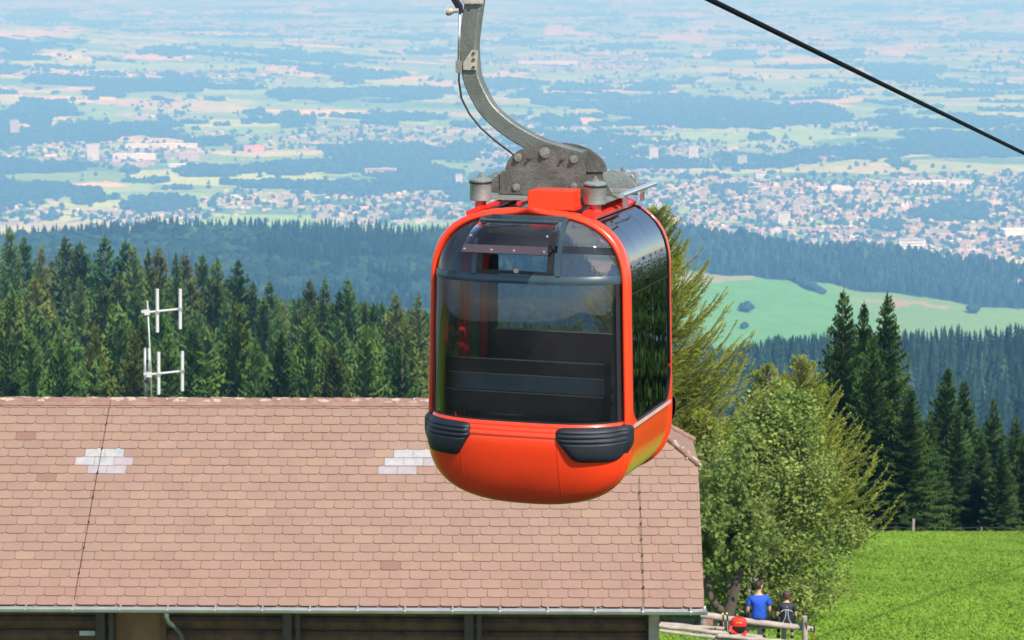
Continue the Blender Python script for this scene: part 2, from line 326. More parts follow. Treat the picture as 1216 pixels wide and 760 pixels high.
g = np_mesh('ground', np.stack([x, y, h+CZ], 1), grid_faces(len(ys), len(ss)), M['ground'], vcol=c, smooth=True); tag(g, kind='structure')
# valley floor
vs = np.arange(345, 2, -.72); yv = 980/np.tan(PITCH+np.arctan((vs-380)/F)); yv = np.concatenate([np.linspace(4600, yv[0], 8)[:-1], yv, np.linspace(yv[-1], 62000, 70)[1:]])
ss = np.linspace(-.27, .27, 1350); Y, S = np.meshgrid(yv, ss, indexing='ij'); x = (S*Y).ravel(); y = Y.ravel(); h = far_h(x, y); U, V_ = uv_of(x, y, h+CZ)
c = cover(x, y, U, V_)
g = np_mesh('valley_floor', np.stack([x, y, h+CZ], 1), grid_faces(len(yv), len(ss)), M['valley'], vcol=c, smooth=True); tag(g, kind='structure')
# ------------------------------------------------------------------ scatter helpers for far woods
def cone_proto(n=7, layers=3, seed=0, leafy=False):
    r = np.random.default_rng(seed); V = []; Fc = []
    if leafy:
        lat = [(.0, .05), (.62, .18), (.92, .42), (.86, .68), (.5, .92)]
        for rr, zz in lat:
            for k in range(n):
                a = 2*math.pi*k/n+r.uniform(-.3, .3); q_ = rr*r.uniform(.72, 1.2); V.append((q_*math.cos(a), q_*math.sin(a), zz+r.uniform(-.06, .06)))
        V.append((0, 0, 1.02))
        for i in range(len(lat)-1):
            for k in range(n):
                a, b, c_, d = i*n+k, i*n+(k+1) % n, (i+1)*n+(k+1) % n, (i+1)*n+k; Fc += [(a, b, c_), (a, c_, d)]
        for k in range(n): Fc.append(((len(lat)-1)*n+k, (len(lat)-1)*n+(k+1) % n, len(V)-1))
    else:
        for l in range(layers):
            z0 = .06+.86*l/layers; z1 = min(1, z0+1.25/layers); R = 1*(1-l/layers)**.85
            b = len(V); V.append((0, 0, z1 if l < layers-1 else 1.0))
            for k in range(2*n):
                a = math.pi*k/n; q_ = R*(1 if k % 2 else .55)*r.uniform(.75, 1.15); V.append((q_*math.cos(a), q_*math.sin(a), z0+(.0 if k % 2 else .05)+r.uniform(-.02, .02)))
            for k in range(2*n): Fc.append((b, b+1+k, b+1+(k+1) % (2*n)))
    return np.array(V), np.array(Fc)
def scatter(name, protos, pos, rad, hgt, mats, cols=None, parent=None):
    """pos (n,3), rad, hgt (n,) : merged copies of small prototype meshes"""
    VV = []; FF = []; CC = []; off = 0; which = rng.integers(0, len(protos), len(pos)); rot = rng.uniform(0, 6.283, len(pos))
    for k, (pv, pf) in enumerate(protos):
        idx = np.where(which == k)[0]
        if not len(idx): continue
        ca, sa = np.cos(rot[idx])[:, None], np.sin(rot[idx])[:, None]
        X = (pv[None, :, 0]*ca-pv[None, :, 1]*sa)*rad[idx][:, None]+pos[idx, 0][:, None]
        Yy = (pv[None, :, 0]*sa+pv[None, :, 1]*ca)*rad[idx][:, None]+pos[idx, 1][:, None]
        Z = pv[None, :, 2]*hgt[idx][:, None]+pos[idx, 2][:, None]
        VV.append(np.stack([X, Yy, Z], 2).reshape(-1, 3)); FF.append((pf[None]+(np.arange(len(idx))*len(pv))[:, None, None]+off).reshape(-1, pf.shape[1])); off += len(idx)*len(pv)
        if cols is not None: CC.append(np.repeat(cols[idx], len(pf), 0))
    return np_mesh(name, np.concatenate(VV), np.concatenate(FF), mats, parent, facecol=np.concatenate(CC) if cols is not None else None)
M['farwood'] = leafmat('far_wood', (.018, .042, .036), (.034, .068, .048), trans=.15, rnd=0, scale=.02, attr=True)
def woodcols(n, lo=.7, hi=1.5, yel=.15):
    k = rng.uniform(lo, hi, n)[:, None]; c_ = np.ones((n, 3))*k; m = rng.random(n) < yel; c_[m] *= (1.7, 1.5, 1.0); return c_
pcone = [cone_proto(7, 5, s) for s in range(6)]; pleaf = [cone_proto(7, 3, 20+s, True) for s in range(6)]; psm = [cone_proto(4, 2, 40+s) for s in range(4)]+[cone_proto(5, 2, 50+s, True) for s in range(3)]
def jit_grid(x0, x1, y0, y1, st):
    gx, gy = np.meshgrid(np.arange(x0, x1, st), np.arange(y0, y1, st)); gx = gx.ravel()+rng.uniform(-.5, .5, gx.size)*st; gy = gy.ravel()+rng.uniform(-.5, .5, gy.size)*st; return gx, gy
# dark wooded slope on the right, 850-1300 m
gx, gy = jit_grid(-60, 420, 780, 1330, 6.2); k = (gx/gy > .03) & (gx/gy < .27); gx, gy = gx[k], gy[k]; gz = near_h(gx, gy)+CZ-1
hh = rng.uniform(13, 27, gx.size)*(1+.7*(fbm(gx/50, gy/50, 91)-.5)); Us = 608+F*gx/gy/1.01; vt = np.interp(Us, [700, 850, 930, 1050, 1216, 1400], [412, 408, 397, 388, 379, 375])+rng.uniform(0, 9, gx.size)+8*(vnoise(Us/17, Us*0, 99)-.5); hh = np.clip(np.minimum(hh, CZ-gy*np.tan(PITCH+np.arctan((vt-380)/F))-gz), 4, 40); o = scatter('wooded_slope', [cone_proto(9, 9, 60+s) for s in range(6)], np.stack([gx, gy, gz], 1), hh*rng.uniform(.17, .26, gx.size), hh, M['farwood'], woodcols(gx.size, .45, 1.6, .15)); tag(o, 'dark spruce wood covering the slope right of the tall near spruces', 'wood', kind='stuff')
# blue wooded hill on the left
gx, gy = jit_grid(-900, 420, 2050, 3420, 12.5); k = (gx/gy > -.27) & (gx/gy < .075); gx, gy = gx[k], gy[k]; gz = near_h(gx, gy)+CZ-1
top = gy > 3150+(vnoise(gx/80, gx*0, 93)-.5)*300; hh = rng.uniform(14, 24, gx.size)*(.8+.6*fbm(gx/60, gy/60, 92)); cc = woodcols(gx.size, .7, 1.35, .15)
lf = ~(top | (fbm(gx/120, gy/120, 94) > .55))
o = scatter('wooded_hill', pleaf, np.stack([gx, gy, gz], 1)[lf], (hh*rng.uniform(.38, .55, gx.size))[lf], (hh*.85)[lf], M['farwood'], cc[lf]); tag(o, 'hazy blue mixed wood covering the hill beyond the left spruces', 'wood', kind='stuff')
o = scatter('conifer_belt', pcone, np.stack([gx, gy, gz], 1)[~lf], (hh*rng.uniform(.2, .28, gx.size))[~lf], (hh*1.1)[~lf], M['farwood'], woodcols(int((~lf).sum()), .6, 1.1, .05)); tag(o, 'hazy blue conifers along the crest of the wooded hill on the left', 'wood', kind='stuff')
# wood on the pasture hill
gx, gy = jit_grid(60, 1350, 4240, 4850, 12); k = (gx/gy > .03) & (gx/gy < .29); gx, gy = gx[k], gy[k]; U, V_ = uv_of(gx, gy, near_h(gx, gy)+CZ)
edge = 4290+(vnoise(gx/60, gx*0, 81)-.5)*70; k = gy > edge; gx, gy = gx[k], gy[k]; gz = near_h(gx, gy)+CZ-1; hh = rng.uniform(15, 29, gx.size)*(.45+1.15*fbm(gx/110, gy/110, 95))
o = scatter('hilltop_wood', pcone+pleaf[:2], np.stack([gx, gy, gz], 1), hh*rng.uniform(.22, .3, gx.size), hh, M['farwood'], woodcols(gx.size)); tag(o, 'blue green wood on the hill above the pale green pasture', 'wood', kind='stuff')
# hedge and lone trees of the pasture
def pasture_pt(u, v):
    y_ = 3900.0
    for i in range(8):
        p_ = P(u, v, y_); e = p_.z-ground_z(p_.x, y_); y_ = max(3350, min(4700, y_+e/ math.tan(ang(v))))
    return Vector((p_.x, y_, ground_z(p_.x, y_)))
a, b = pasture_pt(930, 326), pasture_pt(978, 349); t = np.linspace(0, 1, 60); pp = np.array([a.lerp(b, q_) for q_ in t])+rng.normal(0, 3, (60, 3))*(1, 1, 0)
o = scatter('hedge', pleaf, pp-np.array((0, 0, 1)), rng.uniform(5, 8, 60), rng.uniform(7, 13, 60), M['farwood'], woodcols(60)); tag(o, 'dark hedge running diagonally down the pale green pasture', 'hedge')
for u_, v_, r_, lab in [(888, 371, 13, 'upper of two round trees alone on the pale green pasture'), (885, 391, 7, 'lower small round bush alone on the pale green pasture'), (1156, 372, 11, 'flat bush on the right part of the pale pasture'), (1204, 342, 9, 'round tree below the white farmhouse on the pasture')]:
    p_ = pasture_pt(u_, v_); e = empty('tree', p_, 0, lab, 'tree', 'lone trees on the pasture')
    npos = rng.normal(0, r_*.35, (9, 3))*(1, 1, 0)+(0, 0, 2); scatter('crown', pleaf, npos, rng.uniform(.45, .75, 9)*r_, rng.uniform(.8, 1.3, 9)*r_, M['farwood'], woodcols(9, .9, 1.4, 0), parent=e)
    MB().cyl((0, 0, -1), (0, 0, 4), .6, .4, 6).build('trunk', M['seatdark'], e)
# woods on the valley floor
gu, gv = np.meshgrid(np.arange(-130, 1350, 3.0), np.arange(8, 330, 1.35)); gu = gu.ravel()+rng.uniform(-1.5, 1.5, gu.size); gv = gv.ravel()+rng.uniform(-.7, .7, gv.size)
fx, fy, fz = far_pt(gu, gv); U, V_ = uv_of(fx, fy, fz+CZ); w = wood_mask(fx, fy, U, V_) & ~((in_list(U, V_, TOWNS) > .4) & (in_list(U, V_, WOODS) == 0)); town_t = (in_list(U, V_, TOWNS) > 0) & (rng.random(U.size) < .10); lone = rng.random(U.size) < .012
k = (w | town_t | lone) & (fy < 30000); fx, fy, fz, w_ = fx[k], fy[k], fz[k], w[k]; n = fx.size
hh = rng.uniform(14, 27, n)*np.where(w_, 1, .8); rr = rng.uniform(11, 19, n)*np.where(w_, 1, .65)*(1+fy/40000)
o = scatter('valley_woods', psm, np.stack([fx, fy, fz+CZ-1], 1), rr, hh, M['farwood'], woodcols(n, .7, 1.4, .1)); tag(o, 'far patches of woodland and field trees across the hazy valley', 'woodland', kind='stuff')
print('valley woods', n)
# ------------------------------------------------------------------ towns
HP = np.array([(-.5,-.5,0),(.5,-.5,0),(.5,.5,0),(-.5,.5,0),(-.5,-.5,.72),(.5,-.5,.72),(.5,.5,.72),(-.5,.5,.72),(-.5,0,1),(.5,0,1)], float)
HF = np.array([(0,1,5,4),(1,2,6,5),(2,3,7,6),(3,0,4,7),(4,5,9,8),(6,7,8,9),(5,6,9,9),(7,4,8,8)]); HT = np.array([(0,1,5),(0,5,4),(1,2,6),(1,6,5),(2,3,7),(2,7,6),(3,0,4),(3,4,7),(4,5,9),(4,9,8),(6,7,8),(6,8,9),(5,6,9),(7,4,8)]); HROOF = np.array([0]*8+[1]*4+[0]*2)
M['house'] = pmat('house_render', (1, 1, 1), .8, var=.1, scale=.05, attr=True)
def houses(name, x, y, z, sx, sy, sz, rot, wall, roof, flat):
    n = len(x); P_ = np.repeat(HP[None], n, 0).copy(); P_[flat, 8:, 2] = .74; P_[~flat, 8:, 2] = 1
    lx = P_[:, :, 0]*sx[:, None]; ly = P_[:, :, 1]*sy[:, None]; lz = P_[:, :, 2]*sz[:, None]; ca, sa = np.cos(rot)[:, None], np.sin(rot)[:, None]
    V = np.stack([lx*ca-ly*sa+x[:, None], lx*sa+ly*ca+y[:, None], lz+z[:, None]], 2).reshape(-1, 3)
    Fc = (HT[None]+(np.arange(n)*10)[:, None, None]).reshape(-1, 3); C = np.where(HROOF[None, :, None] == 1, roof[:, None, :], wall[:, None, :]).reshape(-1, 3)
    return np_mesh(name, V, Fc, M['house'], facecol=C)
WALLC = np.array([(.82,.80,.76),(.78,.72,.62),(.85,.85,.85),(.70,.62,.52),(.80,.70,.64),(.62,.60,.58)]); ROOFC = np.array([(.34,.13,.09),(.28,.17,.13),(.22,.20,.19),(.42,.40,.38),(.50,.26,.18),(.72,.70,.68),(.36,.20,.15)])
gu = rng.uniform(-120, 1340, 90000); gv = rng.uniform(15, 335, 90000); td = in_list(gu, gv, TOWNS); wd = in_list(gu, gv, WOODS)
td = td*(1-.97*(in_list(gu, gv, OPEN) > 0)); cl = fbm(gu/16, gv/5, 97, 3); k = (td > 0) & (rng.random(gu.size) < td*.46*np.clip((cl-.38)*5, 0, 1.4)) & ((wd == 0) | (rng.random(gu.size) < .05)); k |= (rng.random(gu.size) < .006) & (wd == 0) & (gv < 262)
fx, fy, fz = far_pt(gu[k], gv[k]); n = fx.size; print('houses', n)
big = rng.random(n) < .16; far = 1+np.clip((fy-9000)/16000, 0, 1.2)
sx = rng.uniform(11, 18, n)*np.where(big, rng.uniform(1.5, 3.2, n), 1)*far; sy = rng.uniform(9, 14, n)*np.where(big, 1.2, 1)*far; sz = rng.uniform(7, 11, n)*np.where(big, rng.uniform(1, 1.9, n), 1)*far**.5
rot = rng.choice([0, .4, -.3, 1.57, 1.2], n)+rng.normal(0, .12, n); wall = WALLC[rng.integers(0, 6, n)]*rng.uniform(.6, 1.1, (n, 1)); roof = ROOFC[rng.integers(0, 7, n)]*rng.uniform(.8, 1.2, (n, 1)); flat = (rng.random(n) < .25) | big; roof[big] = ROOFC[rng.choice([3, 5, 2, 4], big.sum())]
wall = np.clip(wall*(.88, .82, .75), 0, .9); roof = np.clip(roof*(1.35, 1.1, .95), 0, .9)
# the largest-looking ones become individual things
vis = (uv_of(fx, fy, fz+CZ)[1] > 62); cu, cv = uv_of(fx, fy, fz+CZ)
show = sx*sz/(fy/8000)**2*((cu > 5) & (cu < 1210) & ~((cu > 505) & (cu < 800) & (cv > 235)) & ~((cu < 780) & (cv > 262)) & (cv < 300+(cu-1000)*.02) & ~((cu > 780) & (cu < 1130) & (cv > 262+(cu-800)*.13)))
ordr = np.argsort(-show); ind = ordr[:240]; rest = ordr[240:]
o = houses('distant_houses', *[a_[rest] for a_ in (fx, fy, fz+CZ-1, sx, sy, sz, rot, wall, roof, flat)]); tag(o, 'countless tiny pale houses of the towns spread over the hazy valley', 'houses', kind='stuff')
def house_group(u, v):
    if u > 940 and v > 196: return ('pale building block among the tight roofs of the large town at the right edge', 'buildings of the large town at the right')
    if u > 740 and v > 196: return ('pale building block in the large town just right of the red cabin', 'buildings of the large town beside the cabin')
    if v < 110 and u > 560: return ('tiny whitish building in the thin town strip high right of the curved hanger arm', 'buildings of the high thin town strip right of the hanger arm')
    if v < 110: return ('tiny whitish building in the thin town strip across the upper left valley', 'buildings of the thin upper left town strip')
    if u > 560: return ('pale building in the scattered suburbs behind the cabin hanger', 'buildings of the suburbs behind the hanger')
    if u < 300 and v < 215: return ('pale works building in the industrial village on the left of the valley', 'buildings of the industrial village on the left')
    if v < 215: return ('tiny pale house in the village strip left of the hanger arm', 'buildings of the village strip left of the hanger arm')
    return ('pale house in the town strip just above the wooded hill on the left', 'buildings of the town strip above the wooded hill')
for i in ind:
    U1, V1 = uv_of(fx[i], fy[i], fz[i]+CZ); lab, grp = house_group(U1, V1)
    a1 = [np.array([q_[i]]) for q_ in (fx*0, fy*0, fz*0-1, sx, sy, sz, rot, wall, roof, flat)]
    o = houses('building', *a1); o.location = (fx[i], fy[i], fz[i]+CZ); tag(o, lab, 'building', grp)
def landmark(u, v, w, h, d, col, lab, cat='building', roof=None, n=1, rz=.1, name='building', winrows=0):
    x_, y_, z_ = far_pt(np.array([u]), np.array([v])); x_, y_, z_ = float(x_[0]), float(y_[0]), float(z_[0]); s_ = y_/F
    e = empty(name, (x_, y_, z_+CZ), rz, lab, cat); b = MB(); b.box((0, 0, h*s_/2-1), (w*s_, d, h*s_+2)); b.build('wall', pmat('render_'+name, col, .8, var=.06, scale=.03), e)
    r = MB(); r.box((0, 0, h*s_+.6), (w*s_+2, d+2, 1.2)); r.box((w*s_*.15, 0, h*s_+2.7), (w*s_*.25, d*.4, 3)); r.build('roof', pmat('roof_'+name, roof or (.5, .48, .46), .8), e)
    if winrows:
        m_ = MB(); hh_ = h*s_
        for k in range(winrows):
            z1 = hh_*(k+.6)/(winrows); m_.box((0, -d/2-.15, z1), (w*s_*.86, .3, hh_/winrows*.22))
        m_.build('window_band', M['inner'], e)
    return e
W_ = (.85, .84, .82)
for t in [(776, 192, 10, 17, 22, W_, 'left of the two white tower blocks standing right of the hanger arm', 9), (823, 192, 11, 19, 22, W_, 'taller right one of the two white tower blocks right of the hanger arm', 10), (881, 199, 11, 14, 24, (.6, .62, .64), 'grey tower block right of the two white tower blocks', 7), (545, 222, 8, 15, 20, (.85, .82, .84), 'slim pale tower block just left of the cabin hanger plate', 8), (111, 190, 14, 19, 30, (.66, .66, .66), 'tall grey silo block of the works on the left', 0), (18, 161, 10, 18, 22, (.62, .58, .58), 'grey tower block near the left edge of the valley', 8),
          (930, 266, 14, 14, 30, (.82, .80, .78), 'tall pale office block in the large town above the wooded hill', 5), (1082, 297, 32, 13, 30, W_, 'wide white block at the near edge of the large town', 4), (945, 255, 9, 14, 22, (.60, .52, .50), 'brownish high block among pale ones in the large town', 6), (866, 222, 20, 9, 20, (.80, .78, .74), 'stepped white flats above the left part of the large town', 3), (452, 208, 38, 8, 30, (.70, .42, .30), 'long salmon coloured block standing in the dark woods', 2), (903, 211, 12, 7, 20, W_, 'pale block beside the field above the large town', 2)]:
    landmark(*t[:5], t[5], t[6], winrows=t[7])
for t in [(192, 175, 84, 4, 60, (.85, .84, .82), (.85, .84, .83), 'long flat white hall of the works on the left'), (160, 189, 50, 6, 60, (.82, .82, .8), (.9, .9, .9), 'broad white roofed works hall right of the grey silo'), (225, 190, 24, 9, 50, (.55, .45, .42), (.6, .56, .54), 'brownish works building at the right end of the industrial village'), (225, 198, 48, 3, 60, W_, (.9, .9, .9), 'low white hall below the brown works building'), (302, 180, 24, 7, 50, (.72, .36, .26), (.76, .40, .30), 'orange red hall between village and dark woods'), (1104, 219, 56, 4, 60, W_, (.9, .9, .88), 'long low white hall above the right town'), (1140, 220, 30, 6, 40, (.8, .78, .74), (.6, .6, .6), 'wide grey roofed hall right of the long white hall'), (1205, 280, 30, 8, 60, W_, (.86, .86, .86), 'large white hall at the right edge of the town'), (540, 30, 24, 3, 90, W_, (.9, .88, .85), 'small pale hall far off beside the hanger arm'), (985, 190, 26, 4, 60, (.6, .3, .24), (.55, .25, .2), 'red roofed farm in the green field above the large town'), (990, 225, 40, 3, 60, W_, (.85, .83, .8), 'low white hall left of the white tent'), (650, 76, 70, 3, 120, W_, (.9, .9, .9), 'long white hall in the high thin town strip right of the arm')]:
    landmark(*t[:5], t[5], t[7], cat='hall', roof=t[6], name='industrial_hall', rz=.05)
# white tent with peaks
x_, y_, z_ = [float(q_[0]) for q_ in far_pt(np.array([1077.]), np.array([245.]))]; e = MB(); s_ = y_/F
for k in range(3):
    e.lathe([(4.2*s_, 0), (3.4*s_, 1.5*s_), (1.4*s_, 3*s_), (.3*s_, (7, 4.5, 5)[k]*s_)], ((0, -6, 6)[k]*s_*.8, 0, 0), 12)
o = e.build('tent', pmat('tent_cloth', (.9, .9, .9), .7)); o.location = (x_, y_, z_+CZ); tag(o, 'bright white peaked tent roof standing in the large town', 'tent')
# farmhouse on the pasture hill
p_ = pasture_pt(1209, 340); e = empty('farmhouse', p_, .3, 'white farmhouse beside the wood at the right edge of the pasture', 'house')
b = MB(); b.box((0, 0, 4), (16, 12, 10)); b.prism([(-8, 9), (8, 9), (0, 14.5)], -6, 6); b.build('wall', M['sill'], e); b = MB()
b.box((-4.4, 0, 12.2), (11, 14, .5), Matrix.Rotation(-.6, 4, 'Y')); b.box((4.4, 0, 12.2), (11, 14, .5), Matrix.Rotation(.6, 4, 'Y')); b.build('roof', M['seatdark'], e)
# ------------------------------------------------------------------ haze
hb = MB(); x0, x1, y0, y1, z0, z1 = -21000, 21000, -420, 63500, CZ-1180, 31
hb.add([(x0,y0,z0),(x1,y0,z0),(x1,y1,z0),(x0,y1,z0),(x0,y0,z1),(x1,y0,z1),(x1,y1,z1),(x0,y1,z1)], [(3,2,1,0),(4,5,6,7),(0,1,5,4),(1,2,6,5),(2,3,7,6),(3,0,4,7)])
mh, nt, out = newmat('haze_air'); pv = nt.nodes.new('ShaderNodeVolumePrincipled'); nt.links.new(pv.outputs[0], out.inputs['Volume'])
HAZE_D = 1.5e-4
pv.inputs['Color'].default_value = (.25, .60, 1.0, 1); pv.inputs['Density'].default_value = HAZE_D; pv.inputs['Absorption Color'].default_value = (.72, .72, .72, 1); pv.inputs['Anisotropy'].default_value = 0
hz = hb.build('haze', mh); tag(hz, kind='stuff')
# ------------------------------------------------------------------ light
SE, SA = math.radians(46), math.radians(148)     # elevation; azimuth clockwise from +Y : behind the camera and to the right
sd = Vector((math.sin(SA)*math.cos(SE), math.cos(SA)*math.cos(SE), math.sin(SE)))
sl = bpy.data.lights.new('sun', 'SUN'); sl.energy = 4.6; sl.angle = math.radians(.55); sl.color = (1, .95, .87); so = bpy.data.objects.new('sun', sl); COL.objects.link(so); so.rotation_euler = sd.to_track_quat('Z', 'Y').to_euler(); so.location = sd*50
w = bpy.data.worlds.new('World'); sc.world = w; w.use_nodes = True; nt = w.node_tree; bg = nt.nodes['Background']; sk = nt.nodes.new('ShaderNodeTexSky'); sk.sky_type = 'NISHITA'; sk.sun_disc = False; sk.sun_elevation = SE; sk.sun_rotation = SA; sk.altitude = 1400
nt.links.new(sk.outputs[0], bg.inputs[0]); bg.inputs[1].default_value = .14
sc.view_settings.view_transform = 'Standard'; sc.view_settings.look = 'None'; sc.view_settings.exposure = .55; sc.view_settings.gamma = 1; sc.view_settings.use_curve_mapping = False
sc.render.engine = 'CYCLES'; cy = sc.cycles; cy.use_denoising = True; cy.denoiser = 'OPENIMAGEDENOISE'; cy.max_bounces = 8; cy.diffuse_bounces = 2; cy.glossy_bounces = 3; cy.transmission_bounces = 4; cy.transparent_max_bounces = 12; cy.volume_bounces = 0
cy.caustics_reflective = False; cy.caustics_refractive = False; cy.use_adaptive_sampling = False
# ------------------------------------------------------------------ near trees
M['spruce'] = leafmat('spruce_needles', (.018, .055, .018), (.105, .19, .034), trans=.2, rnd=.42, scale=.55, c3=(.13, .14, .028))
M['spruce_dark'] = leafmat('dark_spruce_needles', (.022, .052, .018), (.085, .14, .030), trans=.2, rnd=.2, scale=.8)
M['larch'] = leafmat('larch_needles', (.27, .32, .045), (.46, .47, .07), trans=.48, rnd=.08, scale=.7)
M['birch'] = leafmat('birch_leaves', (.15, .24, .055), (.32, .37, .11), trans=.48, rnd=.0, scale=.8, attr=True)
M['bark'] = pmat('bark', (.075, .055, .042), .9, var=.3, scale=4, bump=.4, bscale=20)
M['birchbark'] = pmat('pale_bark', (.22, .19, .15), .8, scale=6, col2=(.42, .38, .32), bump=.3, bscale=25)
def tri_spruce(H, R, levels, nbr, nseg, seed, base=.06, gap=.12, fine=1.0):
    r = np.random.default_rng(seed); T = []; lean = r.normal(0, .012, 2)
    for l in range(levels):
        t = (l+r.uniform(-.4, .4))/levels; t = min(max(t, 0), .985); zb = H*(base+(1-base)*t**.93)
        rad = R*(1-t)**.74*(1.0 if t > .08 else .8)*(1-.28*max(0, (t-.6)/.4))+.03*R; nb = max(4, int(nbr*(1-.5*t)))
        a0 = r.uniform(0, 6.28)
        for k in range(nb):
            if r.random() < gap: continue
            a = a0+6.283*k/nb+r.uniform(-.25, .25); ln = rad*r.uniform(.72, 1.18); s0 = -.38+1.15*t+r.uniform(-.12, .12)
            ns = max(3, int(nseg*(ln/R)**.6)); tt = np.linspace(.10, 1, ns+1); rr = ln*tt
            zz = zb+ln*(s0*tt-.28*tt**2+.34*tt**3)+r.normal(0, .012*H/20, ns+1); ca, sa = math.cos(a), math.sin(a)
            px = rr*ca+lean[0]*zb; py = rr*sa+lean[1]*zb; p = np.stack([px, py, zz], 1)
            wd = ln*.40*(1-tt[:-1]*.72)+.10*R/2.5
            for sg in (-1, 1):
                w_ = wd*r.uniform(.6, 1.3, ns); tip = p[:-1]+np.stack([ca*w_*.55-sg*sa*w_*.75, sa*w_*.55+sg*ca*w_*.75, -w_*r.uniform(.15, .5, ns)], 1)
                T.append(np.stack([p[:-1], p[1:], tip], 1))
            dr = (R*.085*fine+.10*ln*(1-tt[:-1]))*r.uniform(.6, 1.5, ns); mid = (p[:-1]+p[1:])/2+np.stack([r.normal(0, .03*R, ns), r.normal(0, .03*R, ns), -dr], 1)
            T.append(np.stack([p[:-1], p[1:], mid], 1))
    # leader
    for k in range(10):
        z0 = H*(.95+.0045*k); a = r.uniform(0, 6.28); w_ = .04*R+.03*R*(10-k)/4
        T.append(np.array([[(0, 0, z0), (lean[0]*H, lean[1]*H, z0+.035*H), (w_*math.cos(a), w_*math.sin(a), z0-.01*H)]]))
    T = np.concatenate(T); return T
def tris_to(name, T, mat, parent=None, facecol=None):
    return np_mesh(name, T.reshape(-1, 3), np.arange(len(T)*3).reshape(-1, 3), mat, parent, facecol=facecol)
def trunk_obj(H, r, parent, mat=None, name='trunk', r2=.03):
    return MB().tube([(0, 0, -1.2), (0, 0, H*.3), (0, 0, H*.7), (0, 0, H*.97)], [r*1.2, r, r*.5, r2], 7).build(name, mat or M['bark'], parent, smooth=True)
def spruce_proto(H, R, levels, nbr, nseg, seed, mat, **k):
    e = empty('spruce', (0, 0, 0)); tris_to('crown', tri_spruce(H, R, levels, nbr, nseg, seed, **k), mat, e); trunk_obj(H, H*.011, e); return e
FH = 20.0
protos = [spruce_proto(FH, (4.4, 5.0, 3.9, 4.7, 5.3, 4.2, 4.8, 4.0)[i], 40, 13, 8, 100+i, M['spruce'], gap=(.08, .12, .22, .08, .1, .2, .08, .15)[i]) for i in range(8)]
used = [False]*8
def place(i, x, y, H, lab, grp=None, z=None, wide=1.0, cat='spruce tree', pro=None, us=None, base_h=FH):
    pro = pro or protos; us = us if us is not None else used
    o = pro[i] if not us[i] else copy_tree(pro[i]); us[i] = True
    s = H/base_h; o.location = (x, y, (ground_z(x, y) if z is None else z)-.3); o.scale = (s*wide, s*wide, s); o.rotation_euler = (random.uniform(-.02, .02), random.uniform(-.02, .02), random.uniform(0, 6.28))
    o['label'] = lab; o['category'] = cat
    if 'group' in o: del o['group']
    if grp: o['group'] = grp
    return o
spots = []
def by_top(u, v, Y):
    p_ = P(u, v, Y); return p_.x, Y, p_.z-ground_z(p_.x, Y)
SKY = [(6, 272, 430, 'spruce tip at the very left edge of the forest skyline'), (28, 283, 440, 'skyline spruce second from the left edge of the forest'), (48, 292, 430, 'rounded skyline spruce third from the left edge of the forest'), (78, 282, 420, 'tall skyline spruce left of the pair with broad dark crowns'), (93, 290, 410, 'skyline spruce just left of the broad dark one'), (121, 281, 380, 'broad dark skyline spruce on the upper left of the forest'), (148, 288, 380, 'dark skyline spruce between the broad one and the antenna'), (158, 292, 375, 'skyline spruce close left of the antenna mast'), (178, 298, 390, 'slender skyline spruce directly above the antenna'), (187, 296, 390, 'spindly skyline spruce just right of the antenna top'), (208, 303, 370, 'skyline spruce right of the spindly one above the antenna'), (221, 302, 380, 'skyline spruce between two neighbours right of the antenna'), (240, 304, 385, 'thin skyline spruce in the middle left of the forest'), (259, 308, 360, 'left one of two broad skyline spruces beside each other'), (281, 310, 350, 'right one of two broad skyline spruces beside each other'), (303, 336, 350, 'small skyline spruce in the dip right of the broad pair'), (324, 334, 350, 'blunt topped skyline spruce right of the dip'), (368, 335, 330, 'bushy skyline spruce in front of the blue hill'), (386, 333, 330, 'dark narrow skyline spruce right of the bushy one'), (418, 332, 320, 'tallest dark skyline spruce left of the red cabin'), (405, 347, 320, 'short spruce tucked left of the tallest dark skyline spruce'), (455, 358, 320, 'skyline spruce next but one to the red cabin'), (474, 350, 310, 'skyline spruce nearest left of the red cabin'), (500, 352, 310, 'spruce half hidden behind the left side of the cabin')]
for n_, (u, v, Y, lab) in enumerate(SKY):
    x, y, H = by_top(u, v-3, Y); spots.append((x, y)); place(n_ % 8, x, y, H, lab, 'forest of spruces behind the roof', wide=1.1 if 'broad' in lab else .92)
FRONT = [(42, 395, 215, 'bright green spruce at the left end of the forest front'), (70, 402, 200, 'spruce in the forest front above the left part of the ridge'), (112, 384, 215, 'tall yellowish spruce in the forest front left of the antenna'), (150, 388, 205, 'spruce in the forest front directly left of the antenna mast'), (232, 380, 205, 'spruce in the forest front right of the antenna arms'), (272, 356, 215, 'large bright spruce standing highest in the forest front'), (334, 392, 200, 'narrow rusty green spruce in the forest front'), (364, 374, 205, 'yellow green spruce with thin crown in the forest front'), (434, 388, 200, 'green conical spruce of the forest front nearest the red cabin'), (400, 408, 195, 'low spruce between the two conical ones near the cabin'), (476, 402, 195, 'spruce in the forest front touching the outline of the cabin'), (305, 398, 210, 'low dark spruce right of the large bright one'), (10, 398, 205, 'spruce at the left picture edge above the ridge'), (196, 392, 200, 'spruce in the forest front seen between the antenna arms')]
for n_, (u, v, Y, lab) in enumerate(FRONT):
    x, y, H = by_top(u, v-2, Y); spots.append((x, y)); place((n_*3+1) % 8, x, y, H, lab, 'forest of spruces behind the roof', wide=.95)
